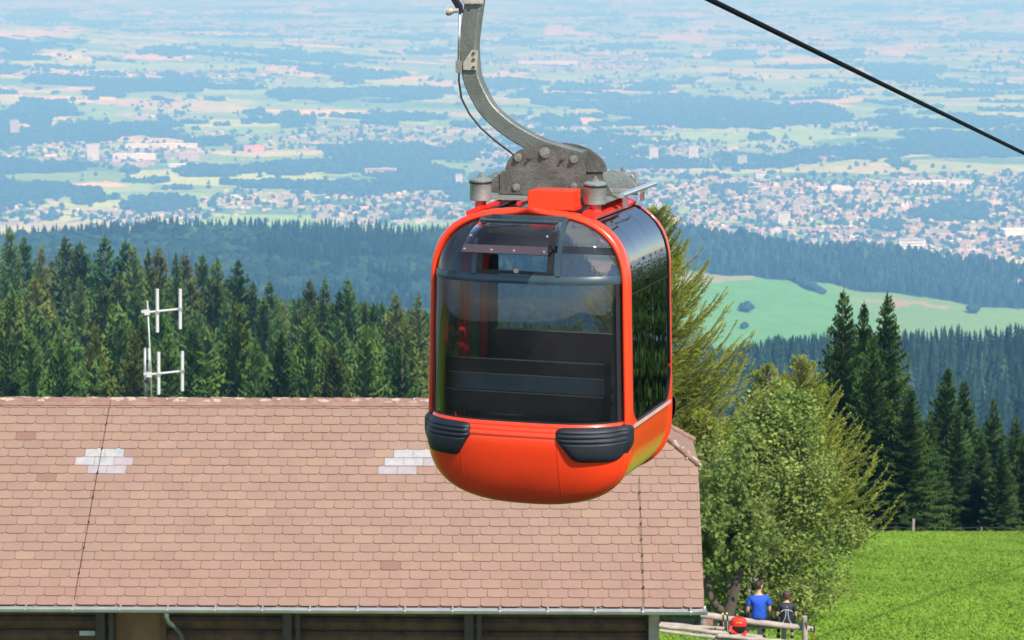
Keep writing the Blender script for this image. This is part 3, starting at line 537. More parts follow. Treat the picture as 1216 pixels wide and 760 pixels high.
# the wood between
cand = 0; cnt = 0; stuffp = []
while cand < 9000 and cnt < 180:
    cand += 1; Y = random.uniform(215, 470); u = random.uniform(-40, 560 if Y > 240 else 520); x = (u-608)/F*Y*1.01
    if min((x-a)**2*1.6+(y_-Y)**2*.35 for a, y_ in spots) < 24: continue
    vt = np.interp(u, [-60, 30, 120, 280, 300, 420, 520, 700], [286, 296, 302, 322, 345, 352, 366, 372])
    hmax = P(u, vt+4, Y).z-ground_z(x, Y); H = min(random.uniform(15, 23), hmax)
    if H < 11: continue
    spots.append((x, Y)); cnt += 1; row = 'back rows' if Y > 340 else 'middle rows'
    place(random.randrange(8), x, Y, H, 'dark green spruce standing tightly within the '+row+' of the forest behind the tiled roof', 'spruces in the '+row+' of the forest', wide=random.uniform(.9, 1.15))
print('forest', cnt, cand)
lo = [tri_spruce(20, 2.9, 16, 7, 3, 300+i) for i in range(4)]; lop = [(t.reshape(-1, 3), np.arange(len(t)*3).reshape(-1, 3)) for t in lo]
lop = [(v*np.array((1/2.9, 1/2.9, 1/20)), f) for v, f in lop]
gx, gy = jit_grid(-150, 60, 200, 560, 6.0); Ug = 608+F*gx/gy/1.01; k = (Ug > -80) & (Ug < 760); gx, gy, Ug = gx[k], gy[k], Ug[k]; gz = near_h(gx, gy)+CZ
k = np.array([min((a-x)**2*1.5+(b-y)**2*.5 for a, b in spots) > 12 for x, y in zip(gx, gy)]); gx, gy, gz, Ug = gx[k], gy[k], gz[k], Ug[k]
vt = np.interp(Ug, [-60, 30, 120, 280, 300, 420, 520, 560, 700], [290, 300, 306, 330, 350, 358, 372, 378, 384]); a_ = np.tan(PITCH+np.arctan((vt-380)/F)); zt = CZ-gy*a_; hh = np.minimum(rng.uniform(13, 20, gx.size), zt-gz); k = hh > 7
o = scatter('forest_fill', lop, np.stack([gx, gy, gz-.5], 1)[k], hh[k]*.23, hh[k], M['spruce'], None); tag(o, 'dense spruce wood filling the slope behind the barn and the cabin', 'wood', kind='stuff'); print('fill', k.sum())
# right group: tall near spruces and the darker ones behind the meadow
HN = 14.0
np_ = [spruce_proto(HN, (2.8, 2.5, 3.0, 2.7)[i], 56, 14, 11, 400+i, M['spruce_dark'], gap=(.12, .2, .1, .15)[i]) for i in range(4)]; un = [False]*4
for u, v, Y, i, wd, lab in [(1005, 338, 106, 0, .9, 'left one of the two tallest dark spruces at the meadow edge'), (1053, 340, 108, 1, 1.05, 'right one of the two tallest dark spruces at the meadow edge'), (1027, 352, 112, 2, .7, 'spruce between and behind the two tallest at the meadow edge'), (1038, 392, 104, 3, 1.0, 'shorter spruce filling the gap before the tallest pair'), (1078, 452, 103, 0, 1.25, 'broad low spruce at the right foot of the tallest pair'), (985, 430, 110, 3, 1.1, 'dark spruce at the left foot of the tallest pair'),
        (1124, 430, 128, 2, 1.0, 'tall spruce right of a gap from the tallest pair'), (1152, 446, 135, 0, .95, 'second spruce of the row stepping down to the right'), (1138, 478, 124, 1, 1.15, 'lower spruce in front of the row stepping down to the right'), (1179, 466, 140, 3, .9, 'third spruce of the row stepping down to the right'), (1166, 508, 124, 2, 1.1, 'low broad spruce in front near the meadow fence'), (1203, 486, 138, 1, 1.0, 'spruce at the right edge of the picture behind the meadow'), (1192, 520, 122, 0, 1.1, 'low spruce second from the right picture edge'), (1214, 512, 126, 2, 1.1, 'lowest spruce cut by the right picture edge'), (1105, 486, 118, 1, 1.2, 'spruce between the tallest pair and the stepping row'), (1230, 470, 130, 3, 1.1, 'spruce beyond the right picture edge with one flank showing'), (1090, 500, 130, 2, 1.2, 'dim spruce seen behind the gap right of the tallest pair'), (960, 470, 118, 0, 1.2, 'dark spruce behind the yellow larch'), (1260, 500, 128, 1, 1.1, 'spruce standing right outside the picture edge')]:
    x, y, H = by_top(u, v, Y); place(i, x, y, H, lab, 'spruces along the far edge of the meadow', wide=wd, pro=np_, us=un, base_h=HN)
rp = []
for _ in range(2500):
    Y = random.uniform(150, 330); u = random.uniform(870, 1290); x = (u-608)/F*Y*1.01
    if any((x-a)**2+(Y-b)**2*.3 < 12 for a, b in rp): continue
    vt = np.interp(u, [870, 980, 1060, 1110, 1216, 1300], [478, 470, 492, 478, 505, 505]); H = min(random.uniform(12, 22), P(u, vt+random.uniform(0, 22), Y).z-ground_z(x, Y))
    if H < 8 or len(rp) > 46: continue
    rp.append((x, Y)); place(random.randrange(8), x, Y, H, 'dim spruce in the wooded slope just beyond the meadow on the right', 'spruces on the slope beyond the meadow', wide=random.uniform(.9, 1.15))
# ---- broadleaf / birch beside the barn
def limb(p0, d, ln, n=6, bend=.12, up=.1, r=rng):
    pts = [Vector(p0)]; d = Vector(d).normalized()
    for i in range(n):
        d = (d+Vector((r.normal(0, bend), r.normal(0, bend), r.normal(up*.3, bend*.5)))).normalized(); pts.append(pts[-1]+d*ln/n)
    return pts
def birch_tree(loc, H, R, nleaf, lab):
    e = empty('birch', loc, 0, lab, 'tree'); tk = MB(); pts = limb((0, 0, -.5), (.01, 0, 1), H*.92, 12, .04, .05); tk.tube(pts, list(np.linspace(.12, .02, 13)), 8)
    p2 = limb((.05, 0, .15), (-.9, .2, .62), 1.5, 8, .18, .7); tk.tube(p2, list(np.linspace(.085, .03, 9)), 7); p3 = limb((.1, 0, .3), (-.25, .1, 1), 3.2, 8, .1, .3); tk.tube(p3, list(np.linspace(.08, .02, 9)), 7)
    cl = []; cr = []
    for k in range(130):
        t = .10+.88*rng.random()**.9; z0 = H*.92*t; base = pts[min(11, int(t*12))]; a = rng.uniform(0, 6.283)
        prof = R*(1-max(0, (t-.25)/.85)**1.6)*(.82+.18*min(1, t/.2)); ln = prof*rng.uniform(.5, 1.12); d = (math.cos(a), math.sin(a), rng.uniform(.05, .5)+.7*t)
        q = limb(base, d, ln*1.05, 6, .14, .05); tk.tube(q, list(np.linspace(.028, .006, 7)), 4, cap=False)
        for j in range(2, 7):
            c_ = q[j]; cl.append(c_); cr.append(.14+.11*rng.random())
            if rng.random() < .75: cl.append(c_+Vector(rng.normal(0, .22, 3))); cr.append(.12+.12*rng.random())
    tk.build('trunk', M['birchbark'], e, smooth=True)
    cl = np.array([tuple(c_) for c_ in cl]); cr = np.array(cr); which = rng.integers(0, len(cl), nleaf); shade = rng.uniform(.75, 1.3, len(cl))
    pos = cl[which]+rng.normal(0, 1, (nleaf, 3))*cr[which][:, None]*(1, 1, .8)
    s = rng.uniform(.028, .055, nleaf)[:, None]; a = rng.normal(0, 1, (nleaf, 3)); a[:, 2] *= .6; a /= np.linalg.norm(a, axis=1)[:, None]; b = np.cross(a, rng.normal(0, 1, (nleaf, 3))); b /= np.linalg.norm(b, axis=1)[:, None]
    V = np.stack([pos-a*s*1.3, pos+b*s*.8, pos+a*s*1.3, pos-b*s*.8], 1).reshape(-1, 3); Fc = np.arange(nleaf*4).reshape(-1, 4)
    side = (pos[:, 0]*.35-pos[:, 1]*.1)/R; fc = np.ones((nleaf, 3))*(shade[which]*rng.uniform(.8, 1.2, nleaf))[:, None]; m = rng.random(nleaf) < .25; fc[m] *= (1.25, 1.15, .8); m = rng.random(nleaf) < .12; fc[m] *= (1.3, 1.25, 1.5)
    np_mesh('crown', V, Fc, M['birch'], e, facecol=fc); return e
bx = P(900, 743, 62); birch_tree((bx.x, 62, ground_z(bx.x, 62)), P(0, 432, 62).z-ground_z(bx.x, 62), 2.3, 66000, 'bushy grey green broadleaf tree right behind the seated couple')
b2 = P(862, 743, 60); 
e = empty('deciduous_tree', (b2.x, 60, ground_z(b2.x, 60)), 0, 'dark crooked forked trunk with low leaves between barn and couple', 'tree')
tk = MB(); tk.tube([(0, 0, -.4), (.02, 0, .25), (.1, 0, .55), (.28, .1, 1.3), (.3, .1, 2.6)], [.19, .17, .15, .11, .04], 9); tk.tube([(0, 0, .4), (-.22, 0, .55), (-.38, 0, .8), (-.46, 0, 1.2), (-.35, .1, 1.8), (-.3, .1, 2.9)], [.11, .095, .085, .08, .06, .03], 8); tk.tube([(.1, 0, .55), (.02, .05, 1.2), (-.1, .1, 1.5)], [.06, .04, .02], 6); tk.build('trunk', M['bark'], e, smooth=True)
nl = 15000; pos = np.concatenate([rng.normal(0, 1, (nl//2, 3))*(.55, .6, .75)+(-.1, .2, 2.7), rng.normal(0, 1, (nl//2, 3))*(.42, .5, .5)+(-.05, .25, 1.9)]); pos += (vnoise(pos[:, 0]*3, pos[:, 2]*3, 5)[:, None]-.5)*.5
k = (pos[:, 2] > 1.6) & (vnoise(pos[:, 0]*4+9, pos[:, 2]*4+pos[:, 1]*2, 6) > .3); pos = pos[k]; nl = len(pos)
s = rng.uniform(.04, .07, nl)[:, None]; a = rng.normal(0, 1, (nl, 3)); a /= np.linalg.norm(a, axis=1)[:, None]; b = np.cross(a, rng.normal(0, 1, (nl, 3))); b /= np.linalg.norm(b, axis=1)[:, None]
np_mesh('crown', np.stack([pos-a*s*1.2, pos+b*s*.8, pos+a*s*1.2, pos-b*s*.8], 1).reshape(-1, 3), np.arange(nl*4).reshape(-1, 4), M['birch'], e, facecol=np.ones((nl, 3))*rng.uniform(.7, 1.1, (nl, 1)))
# ---- larches
def larch_tree(loc, H, R, nb, seed, lab, bare=.1, asc=.55):
    r = np.random.default_rng(seed); e = empty('larch', loc, 0, lab, 'tree'); tk = MB(); tk.tube([(0, 0, -.5), (0, 0, H*.5), (0, 0, H*.97)], [.17, .10, .02], 8); T = []
    for k in range(nb):
        t = (k+r.random())/nb; zb = H*(bare+(1-bare)*t**.95); ln = R*((1-t)**.85+.05)*r.uniform(.55, 1.3); a = r.uniform(0, 6.283); n = 9
        pts = [np.array((0, 0, zb))]; sl = asc*.35+asc*t+r.normal(0, .08); d = np.array((math.cos(a), math.sin(a), sl))
        for i in range(n):
            d = d+np.array((r.normal(0, .06), r.normal(0, .06), .05+.02*i)); dn = d/np.linalg.norm(d); pts.append(pts[-1]+dn*ln/n)
        tk.tube(pts, list(np.linspace(.028, .006, n+1)), 4, cap=False)
        pts = np.array(pts)
        for i in range(2, n+1):
            for j in range(6 if ln > .4*R else (3 if ln > .25*R else 1)):
                f = r.random(); p0 = pts[i-1]*(1-f)+pts[i]*f; dd = pts[i]-pts[i-1]; dd = dd/np.linalg.norm(dd); sd_ = np.cross(dd, (0, 0, 1)); sd_ = sd_/(np.linalg.norm(sd_)+1e-6)*r.choice([-1, 1])
                L_ = (.14+.30*(1-i/n)*R/2+.05)*r.uniform(.6, 1.3)*(.4+.7*(1-t)**.6); td = dd*r.uniform(.7, 1.2)+sd_*r.uniform(.1, .85)+np.array((0, 0, r.uniform(-.35, .25))); td = td/np.linalg.norm(td)
                m = max(2, int(L_/.07)); tt = np.linspace(0, 1, m+1)[:, None]; c_ = p0+td*L_*tt+np.array((0, 0, -.10))*L_*tt**2
                w_ = np.cross(td, r.normal(0, 1, 3)); w_ = w_/np.linalg.norm(w_)
                for wv in (w_, np.cross(td, w_)):
                    sz = r.uniform(.022, .045, (m, 1)); sg = r.choice([-1, 1], (m, 1)); T.append(np.stack([c_[:-1]-wv*.008, c_[1:]+wv*.008, (c_[:-1]+c_[1:])/2+wv*sg*sz+td*sz], 1))
    tk.build('trunk', M['bark'], e, smooth=True); tris_to('crown', np.concatenate(T), M['larch'], e); return e
p_ = P(782, 250, 70); larch_tree((p_.x, 70, ground_z(p_.x, 70)), p_.z-ground_z(p_.x, 70), 4.2, 560, 501, 'tall feathery yellow green larch rising behind the right side of the cabin', asc=.36)
p_ = P(950, 428, 73); larch_tree((p_.x, 73, ground_z(p_.x, 73)), p_.z-ground_z(p_.x, 73), 3.0, 330, 502, 'yellow larch with long outreaching branches behind the broadleaf tree', asc=.42)
p_ = P(838, 492, 68); larch_tree((p_.x, 68, ground_z(p_.x, 68)), p_.z-ground_z(p_.x, 68), 2.6, 220, 503, 'lower larch between the tall larch and the broadleaf tree', asc=.5)
p_ = P(912, 436, 72); larch_tree((p_.x, 72, ground_z(p_.x, 72)), p_.z-ground_z(p_.x, 72), 2.5, 210, 504, 'slim larch whose light tips show above the broadleaf tree', asc=.5)
# unseen spruces added behind the camera and at the right for dark cabin reflections
op = np.array([(-30, -60), (-18, -75), (-8, -62), (4, -80), (14, -64), (26, -72), (38, -60), (-44, -72), (60, -30), (66, -5), (32, 50), (38, 56), (30, 62), (44, 62), (36, 70), (30, 76), (50, 72), (42, 82), (34, 88), (28, 56), (26, 66), (33, 66), (40, 66), (27, 72), (34, 78), (41, 76), (47, 80), (29, 84), (37, 92), (52, 64), (58, 74), (64, 86), (46, 102), (54, 104), (30, 94), (56, 84), (48, 94), (39, 98), (62, 96), (70, 84)], float); ex_ = rng.uniform((24, 42), (85, 112), (170, 2)); ex_ = ex_[ex_[:, 0] > .215*ex_[:, 1]+4]; op = np.concatenate([op, ex_]); oh = np.where(op[:, 1] < 0, rng.uniform(10, 13.5, len(op)), rng.uniform(12, 15, len(op)))
o = scatter('added_reflection_wood', lop, np.stack([op[:, 0], op[:, 1], near_h(op[:, 0], op[:, 1])+CZ-.5], 1), oh*.22, oh, M['spruce_dark'], None); tag(o, 'unseen dark spruces added beyond the picture edges for the cabin glass reflections', 'wood', kind='stuff')
# ------------------------------------------------------------------ meadow grass
M['grass'] = leafmat('grass_blades', (.16, .28, .035), (.24, .36, .05), trans=.35, rnd=0, scale=.5, attr=True)
n = 150000; Y = 54+rng.random(n)**.9*43; u = rng.uniform(760, 1290, n); x = (u-608)/F*Y*1.01; n = x.size; z = near_h(x, Y)+CZ
hg = rng.uniform(.008, .06, n)*(.3+1.3*fbm(x/2.5, Y/5, 112)); hg[rng.random(n) < .006] *= 2.2; a = rng.uniform(0, 3.14, n); wv = rng.uniform(.02, .06, n)
b0 = np.stack([x-np.cos(a)*wv, Y-np.sin(a)*wv, z-.01], 1); b1 = np.stack([x+np.cos(a)*wv, Y+np.sin(a)*wv, z-.01], 1); tp = np.stack([x+rng.normal(0, .05, n), Y+rng.normal(0, .05, n), z+hg], 1)
gc = np.ones((n, 3))*(.72+.6*fbm(x/4, Y/9, 113))[:, None]*rng.uniform(.9, 1.1, (n, 1))
o = np_mesh('meadow_grass', np.stack([b0, b1, tp], 1).reshape(-1, 3), np.arange(n*3).reshape(-1, 3), M['grass'], facecol=gc); tag(o, 'short bright green meadow grass on the sloping pasture', 'grass', kind='stuff')
# ------------------------------------------------------------------ barn
M['tile'] = pmat('roof_tile', (.4, .25, .18), .75, var=.06, scale=2.5, attr=True, bump=.25, bscale=35)
M['ridge'] = pmat('ridge_tile', (.19, .10, .075), .8, scale=5, col2=(.29, .17, .125), bump=.3)
M['lichen'] = pmat('lichen', (.46, .38, .27), .9, scale=16, col2=(.33, .24, .18), var=.3, bump=.5)
M['patch'] = pmat('translucent_tile', (.30, .245, .25), .45, scale=5, col2=(.37, .31, .31), spec=.6)
M['patch2'] = pmat('milky_glass_tile', (.26, .30, .32), .3, scale=7, col2=(.46, .38, .33), coat=.4)
M['zinc'] = pmat('zinc_gutter', (.30, .31, .32), .4, .35, scale=3, col2=(.42, .42, .41))
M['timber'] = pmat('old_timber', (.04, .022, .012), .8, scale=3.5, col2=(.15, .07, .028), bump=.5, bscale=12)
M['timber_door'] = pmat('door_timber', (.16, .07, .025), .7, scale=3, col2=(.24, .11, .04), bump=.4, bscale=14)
M['greywood'] = pmat('weathered_wood', (.27, .22, .18), .85, scale=4, col2=(.42, .35, .30), bump=.6, bscale=30)
M['postwood'] = pmat('grey_post_wood', (.05, .034, .024), .85, scale=4, col2=(.10, .07, .05), bump=.5)
M['pipe'] = pmat('copper_pipe', (.10, .13, .12), .5, .3, scale=6, col2=(.15, .18, .17))
M['white'] = pmat('white_enamel', (.5, .5, .48), .5, var=.05)
BR = empty('barn', (3.47, 45.0, 0), math.radians(-.9), 'brown tiled barn with dark timber wall under the eave', 'barn')
ez, rise, run, XL = 2.80, 3.11, 3.60, -16.5        # eave height (world), rise, run, left end in local x
NC = 24; sl = math.hypot(run, rise)/NC; tw = .366; th = math.atan2(rise, run)
hx0, hy, hz_ = -1.45, None, None
vy = 2.44; vz = rise/run*vy                          # lower corner of the half hip (local y, height over the eave)
def rp(x, s, off=0):                                 # point on the front plane: x, slope distance, offset along normal
    return (x, s*math.cos(th)-off*math.sin(th), ez+s*math.sin(th)+off*math.cos(th))
def xr(s):                                           # right limit of the front plane at slope distance s
    smax = NC*sl; sv = vy/math.cos(th)
    return 0 if s <= sv else -1.45*(s-sv)/(smax-sv)
tb = MB(); tr = random.Random(5)
PATCH = [(-13.02+0.0, 17, 1), (-7.6, 17, 1)]
def patch_at(xc, c_):
    for (pu, pv) in ((115, 548), (478, 551)):
        pass
    return None
p1x = (P(115, 548, 47.3).x-3.47); p2x = (P(479, 551, 47.3).x-3.47)
def is_patch(xa, c_, xc):
    return (c_ in (15, 17) and abs(xa-xc) < 1.01*tw) or (c_ == 16 and abs(xa-xc) < 1.6*tw)
pt = MB(); pt_b = MB()
for c_ in range(NC):
    s0 = c_*sl; s1 = s0+sl*1.25 if c_ < NC-1 else s0+sl; x = XL-(tw*.5 if c_ % 2 else 0)-tr.uniform(0, .01)
    xo = tr.uniform(-.05, .05)
    while x < .05:
        xa, xb = x+xo+.003, x+tw+xo-.003; lim = xr(s0+sl*.6)
        x += tw
        if xa > lim: continue
        xb = min(xb, lim)
        if xb-xa < .03: continue
        cc = .055 if xb-xa > .2 else .01; j = tr.uniform(-.004, .004); lift = .022+tr.uniform(-.003, .004); up = .004
        xm = (xa+xb)/2; hit = is_patch(xm, c_, p1x) or is_patch(xm, c_, p2x)
        if hit: cc = .006
        pl = [(xa, s0+.032 if cc > .02 else s0+.004), (xa+cc*.35, s0+.01+j if cc > .02 else s0+.002), (xa+cc, s0+j), (xb-cc, s0+j), (xb-cc*.35, s0+.01+j if cc > .02 else s0+.002), (xb, s0+.032 if cc > .02 else s0+.004), (xb, s1), (xa, s1)]
        n = len(pl); fo = lambda s: up+lift*(1-(s-s0)/(s1-s0))+.014
        vs_ = [rp(px, ps, fo(ps)) for px, ps in pl]+[rp(px, ps, fo(ps)-.013) for px, ps in pl]
        fs = [tuple(range(n))]+[(i+n, (i+1) % n+n, (i+1) % n, i) for i in range(n)]
        base = np.array((.262, .160, .115)); t_ = tr.random()
        k = tr.gauss(1, .026); col = base*k*(1, 1+tr.gauss(0, .012), 1+tr.gauss(0, .018))
        if tr.random() < .006: col = base*(.8, .72, .7)
        if tr.random() < .012: col = base*(1.08, 1.1, 1.02)
        if c_ < 5: col = col*(1.0, .96-.0*c_, .96)
        if hit:
            pq = pt if abs(xm-p1x) < abs(xm-p2x) else pt_b
            if c_ == 15: pq.add(vs_, fs, 0)
            else: pq.add(vs_, fs, 1 if (c_ == 17 or (c_ == 16 and min(abs(xm-p1x), abs(xm-p2x)) < 1.1*tw)) else 0)
        else: tb.add(vs_, fs, 0, tuple(col))
# underlay (closed roof body), back plane and the half hips
S = NC*sl; ub = MB(); ry = run; rz = ez+rise
def V3(x, y, z): return (x, y, z)
A = rp(XL, 0); Bp = rp(0, 0); hzv = ez+vz; C1 = (0, vy, hzv); Rg = (-1.45, run, rz); RgL = (XL, run, rz); C2 = (0, 2*run-vy, hzv); D = (0, 2*run, ez); E = (XL, 2*run, ez); lo_ = .12
ub.add([A, Bp, C1, Rg, RgL, C2, D, E, (XL, .05, ez-lo_), (0, .05, ez-lo_), (0, 2*run-.05, ez-lo_), (XL, 2*run-.05, ez-lo_)], [(0, 1, 2, 3, 4), (4, 3, 5, 6, 7), (3, 2, 5), (8, 11, 10, 9), (0, 8, 9, 1), (7, 6, 10, 11), (1, 9, 10, 6, 5, 2), (0, 4, 7, 11, 8)])
for k_ in range(NC-9):                               # courses on the half hip
    pass
roof = ub.build('roof', M['ridge'], BR)
tb.build('roof_tiles', M['tile'], roof, usecol=True)
pt.build('translucent_tiles', [M['patch'], M['patch2']], roof); pt_b.build('translucent_tiles', [M['patch'], M['patch2']], roof)
hb_ = MB(); nh = 7; a0 = Vector((0, vy, hzv)); a1 = Vector((0, 2*run-vy, hzv)); ap = Vector(Rg); nrm = (a1-a0).cross(ap-a0).normalized(); nrm = -nrm if nrm.z < 0 else nrm
for i in range(nh):
    t0, t1 = i/nh, min(1, (i+1.1)/nh); l0, r0 = a0.lerp(ap, t0), a1.lerp(ap, t0); l1, r1 = a0.lerp(ap, t1), a1.lerp(ap, t1); m = max(1, int((r0-l0).length/tw))
    for j in range(m):
        f0, f1 = j/m+.008, (j+1)/m-.008; vs_ = [l0.lerp(r0, f0)+nrm*.035, l0.lerp(r0, f1)+nrm*.035, l1.lerp(r1, f1)+nrm*.015, l1.lerp(r1, f0)+nrm*.015]; vs_ += [v_-nrm*.013 for v_ in vs_]
        k = tr.gauss(.95, .05); hb_.add(vs_, [(0, 1, 2, 3), (4, 5, 1, 0), (5, 6, 2, 1), (6, 7, 3, 2), (7, 4, 0, 3)], 0, (.262*k, .160*k, .116*k))
hb_.build('hip_tiles', M['tile'], roof, usecol=True)
rg = MB(); lc = MB()
def ridge_run(a, b, n, r=.085):
    a, b = Vector(a), Vector(b)
    for i in range(n):
        p, q_ = a.lerp(b, i/n), a.lerp(b, (i+1.04)/n); dz = tr.uniform(-.004, .004); rg.tube([p+Vector((0, 0, dz+.012)), q_+Vector((0, 0, dz))], [r, r*.93], 10)
        for t_ in range(tr.randint(1, 5)):
            c_ = p.lerp(q_, tr.random()); sx_ = tr.uniform(.02, .13); d_ = (q_-p).normalized()
            an = tr.uniform(-.9, .7); off = Vector((0, -math.cos(an)*.0, 0)); c2 = c_+Vector((0, -math.sin(an+.9)*r*.93, math.cos(an+.9)*r*.93+.01))
            bm = MB(); w_ = [(sx_*math.cos(k_)*tr.uniform(.7, 1.1), .03*math.sin(k_)*tr.uniform(.6, 1.2)) for k_ in np.linspace(0, 6.28, 9)[:-1]]
            up_ = Vector((0, -math.sin(an+.9), math.cos(an+.9))); tn = d_.cross(up_)
            lc.add([c2+d_*wx+tn*wy for wx, wy in w_]+[c2+up_*.008], [(i_, (i_+1) % 8, 8) for i_ in range(8)])
        if tr.random() < .45:
            c_ = p+Vector((0, -.10, -.06)); lc.box(c_, (.03, .05, .03))
ridge_run((XL, run, rz-.02), (-1.40, run, rz-.02), 38); ridge_run(C1+np.array((.03, -.02, .02)), (-1.40, run, rz+.03), 6, .07); ridge_run((.03, 2*run-vy+.02, hzv+.02), (-1.40, run, rz+.03), 6, .07)
rg.add(lc.v, lc.f, 1); rc = rg.build('ridge_cap', [M['ridge'], M['lichen']], roof, autos=True)
# flashing course right under the ridge
fl_ = MB(); fl_.add([rp(XL, S-.16, .055), rp(-1.36, S-.16, .055), rp(-1.40, S-.02, .05), rp(XL, S-.02, .05)], [(0, 1, 2, 3)]); fl_.build('top_course', M['ridge'], roof, solid=.01)
# lightning conductors
for pts_ in ([(127, 481, S-.05), (87, 716, .1)], [(757, 556, 2.9), (765, 722, .05)]):
    lw = MB(); q_ = []
    (u0, v0, s0), (u1, v1, s1) = pts_
    x0_ = P(u0, v0, 45+s0*math.cos(th)).x-3.47; x1_ = P(u1, v1, 45+s1*math.cos(th)).x-3.47
    for i in range(9):
        t_ = i/8; q_.append(rp(x0_*(1-t_)+x1_*t_, s0*(1-t_)+s1*t_, .075+.012*math.sin(i*2.1)))
    lw.tube(q_, .004, 5); w_ = lw.build('lightning_wire', M['cable'], BR)
    cm = MB()
    for i in range(1, 8): cm.box(q_[i], (.022, .03, .03))
    cm.build('wire_clamps', M['cable'], w_)
# gutter
gt = MB(); prof = [(math.cos(a)*.075, math.sin(a)*.075) for a in np.linspace(math.pi, 2*math.pi, 9)]
for i in range(len(prof)-1):
    (y0_, z0_), (y1_, z1_) = prof[i], prof[i+1]; gt.add([(XL, -.085+y0_, ez-.02+z0_), (.05, -.085+y0_, ez-.02+z0_), (.05, -.085+y1_, ez-.02+z1_), (XL, -.085+y1_, ez-.02+z1_)], [(0, 1, 2, 3)])
gt.tube([(XL, -.165, ez-.018), (.05, -.165, ez-.018)], .011, 6); gt.add([(.05, -.085+a_, ez-.02+b_) for a_, b_ in prof], [tuple(range(9))])
gut = gt.build('gutter', M['zinc'], BR, solid=.004); gut2 = MB(); gut2.add([(XL, -.02, ez-.05), (.03, -.02, ez-.05), (.03, .05, ez+.035), (XL, .05, ez+.035)], [(0, 1, 2, 3)]); gut2.build('eave_flashing', M['zinc'], BR, solid=.003)
x = -.25
while x > XL:
    b = MB(); b.tube([(x, .02, ez+.03), (x, -.165, ez-.002), (x, -.178, ez-.03), (x, -.15, ez-.075), (x, -.085, ez-.105), (x, -.01, ez-.09)], 1, sq=(.004, .016)); b.build('gutter_strap', M['zinc'], gut); x -= .858
# fascia, soffit boards, wall
w = MB(); wy = .95; gz0 = -.1
for i in range(11):
    z_ = gz0+.26*i
    if z_ > ez+.1: break
    w.tube([(XL+.4, wy, z_), (XL*.6, wy+.012, z_+.01), (XL*.3, wy-.008, z_), (-1.02, wy, z_)], .14, 10)
w.box(((XL-.62)/2, 2*run-1.1, 1.3), (abs(XL)-1.5, .2, 2.9)); w.box((-.98, run, 1.4), (.16, 2*run-2.0, 3.0)); w.add([(-.95, .95, ez+.4), (-.95, 2*run-.95, ez+.4), (-.95, 2*run-vy, hzv-.1), (-.95, vy, hzv-.1)], [(0, 1, 2, 3)])
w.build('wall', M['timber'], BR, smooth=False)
f_ = MB(); f_.box((XL/2, .35, ez+.10), (abs(XL)-.1, .10, .16)); f_.box((XL/2, .62, ez+.02), (abs(XL)-.1, .9, .03)); f_.build('eave_boards', M['postwood'], BR)
for u in (117, 340, 556):
    xx = P(u, 740, 45.6).x-3.47; b = MB(); b.box((xx, .62, 1.3), (.17, .17, 2.7), bev=.012); b.box((xx, .45, ez-.12), (.14, .6, .15)); b.box((xx+.19, .62, 1.3), (.08, .10, 2.7)); b.build('post', M['postwood'], BR)
xx = P(776, 745, 45.6).x-3.47; b = MB(); b.box((xx, .7, 1.3), (.19, .19, 2.7), bev=.012); b.build('post', M['greywood'], BR)
dx = P(163, 750, 45.9).x-3.47; b = MB(); b.box((dx, .86, 1.0), (.82, .07, 2.9)); dr = b.build('door', M['timber_door'], BR); b = MB(); [b.box((dx+s_*.46, .82, 1.0), (.10, .10, 3.0)) for s_ in (-1, 1)]; b.box((dx, .82, 2.56), (.82, .10, .09)); b.build('frame', M['timber'], dr)
b = MB(); px = P(101, 755, 45.8).x-3.47; b.box((px, .80, P(101, 755, 45.8).z), (.29, .02, .09), bev=.004); b.build('plate', M['white'], BR)
px = P(197, 730, 45.).x-3.47; b = MB(); b.cyl((px, -.085, ez-.08), (px, -.085, ez-.19), .055, .045, 12); b.tube([(px, -.085, ez-.17), (px+.02, -.06, ez-.27), (px+.12, .25, ez-.48), (px+.17, .5, ez-.66), (px+.18, .62, ez-.8), (px+.18, .64, 0)], .042, 10); b.build('downpipe', M['pipe'], BR, autos=True)
# ------------------------------------------------------------------ antenna on the ridge
ab = P(177, 474, 49.0); AN = empty('antenna', (ab.x, 49.0, ab.z-.35), 0, 'white four dipole antenna on a slim mast above the roof ridge', 'antenna')
sc_ = 50.0/F
def A_(u, v): return ((u-177)*sc_, 0, (474-v)*sc_*.99+.35)
b = MB(); b.tube([(.04, 0, -.4), A_(180, 440), A_(177.5, 355)], .019, 8); b.build('mast', M['galv'], AN, smooth=True)
b = MB(); b.tube([A_(172.5, 474), A_(173.5, 412)], .028, 8); b.tube([(A_(172.5, 474)[0], 0, -.4), A_(172.5, 474)], .02, 6); b.build('coil_tube', M['galv'], AN, smooth=True)
b = MB(); b.tube([A_(178.5, 412), A_(178, 458)], .034, 8); b.build('mast_sleeve', M['galv'], AN, smooth=True)
for (ua, va, ub_, vb, d1, d2) in [(177, 369, 216, 365, (189, 341, 393), (216, 341, 389)), (178, 444, 217, 440, (189, 417, 468), (217, 416, 464))]:
    b = MB(); b.tube([A_(ua-4, va+.5), A_(ub_, vb)], .022, 8); b.box(A_(ua, va), (.10, .08, .10)); b.box(A_(ua-5, va-1), (.05, .06, .05)); arm_ = b.build('cross_arm', M['white'], AN)
    for (ud, vt_, vb_) in (d1, d2):
        b = MB(); b.tube([A_(ud+.5, vt_), A_(ud-.5, vb_)], .034, 10); b.build('dipole', M['white'], AN, autos=True); b = MB(); b.box(A_(ud, va if ud == 189 else vb), (.085, .085, .05)); b.build('clamp', M['galv'], arm_)
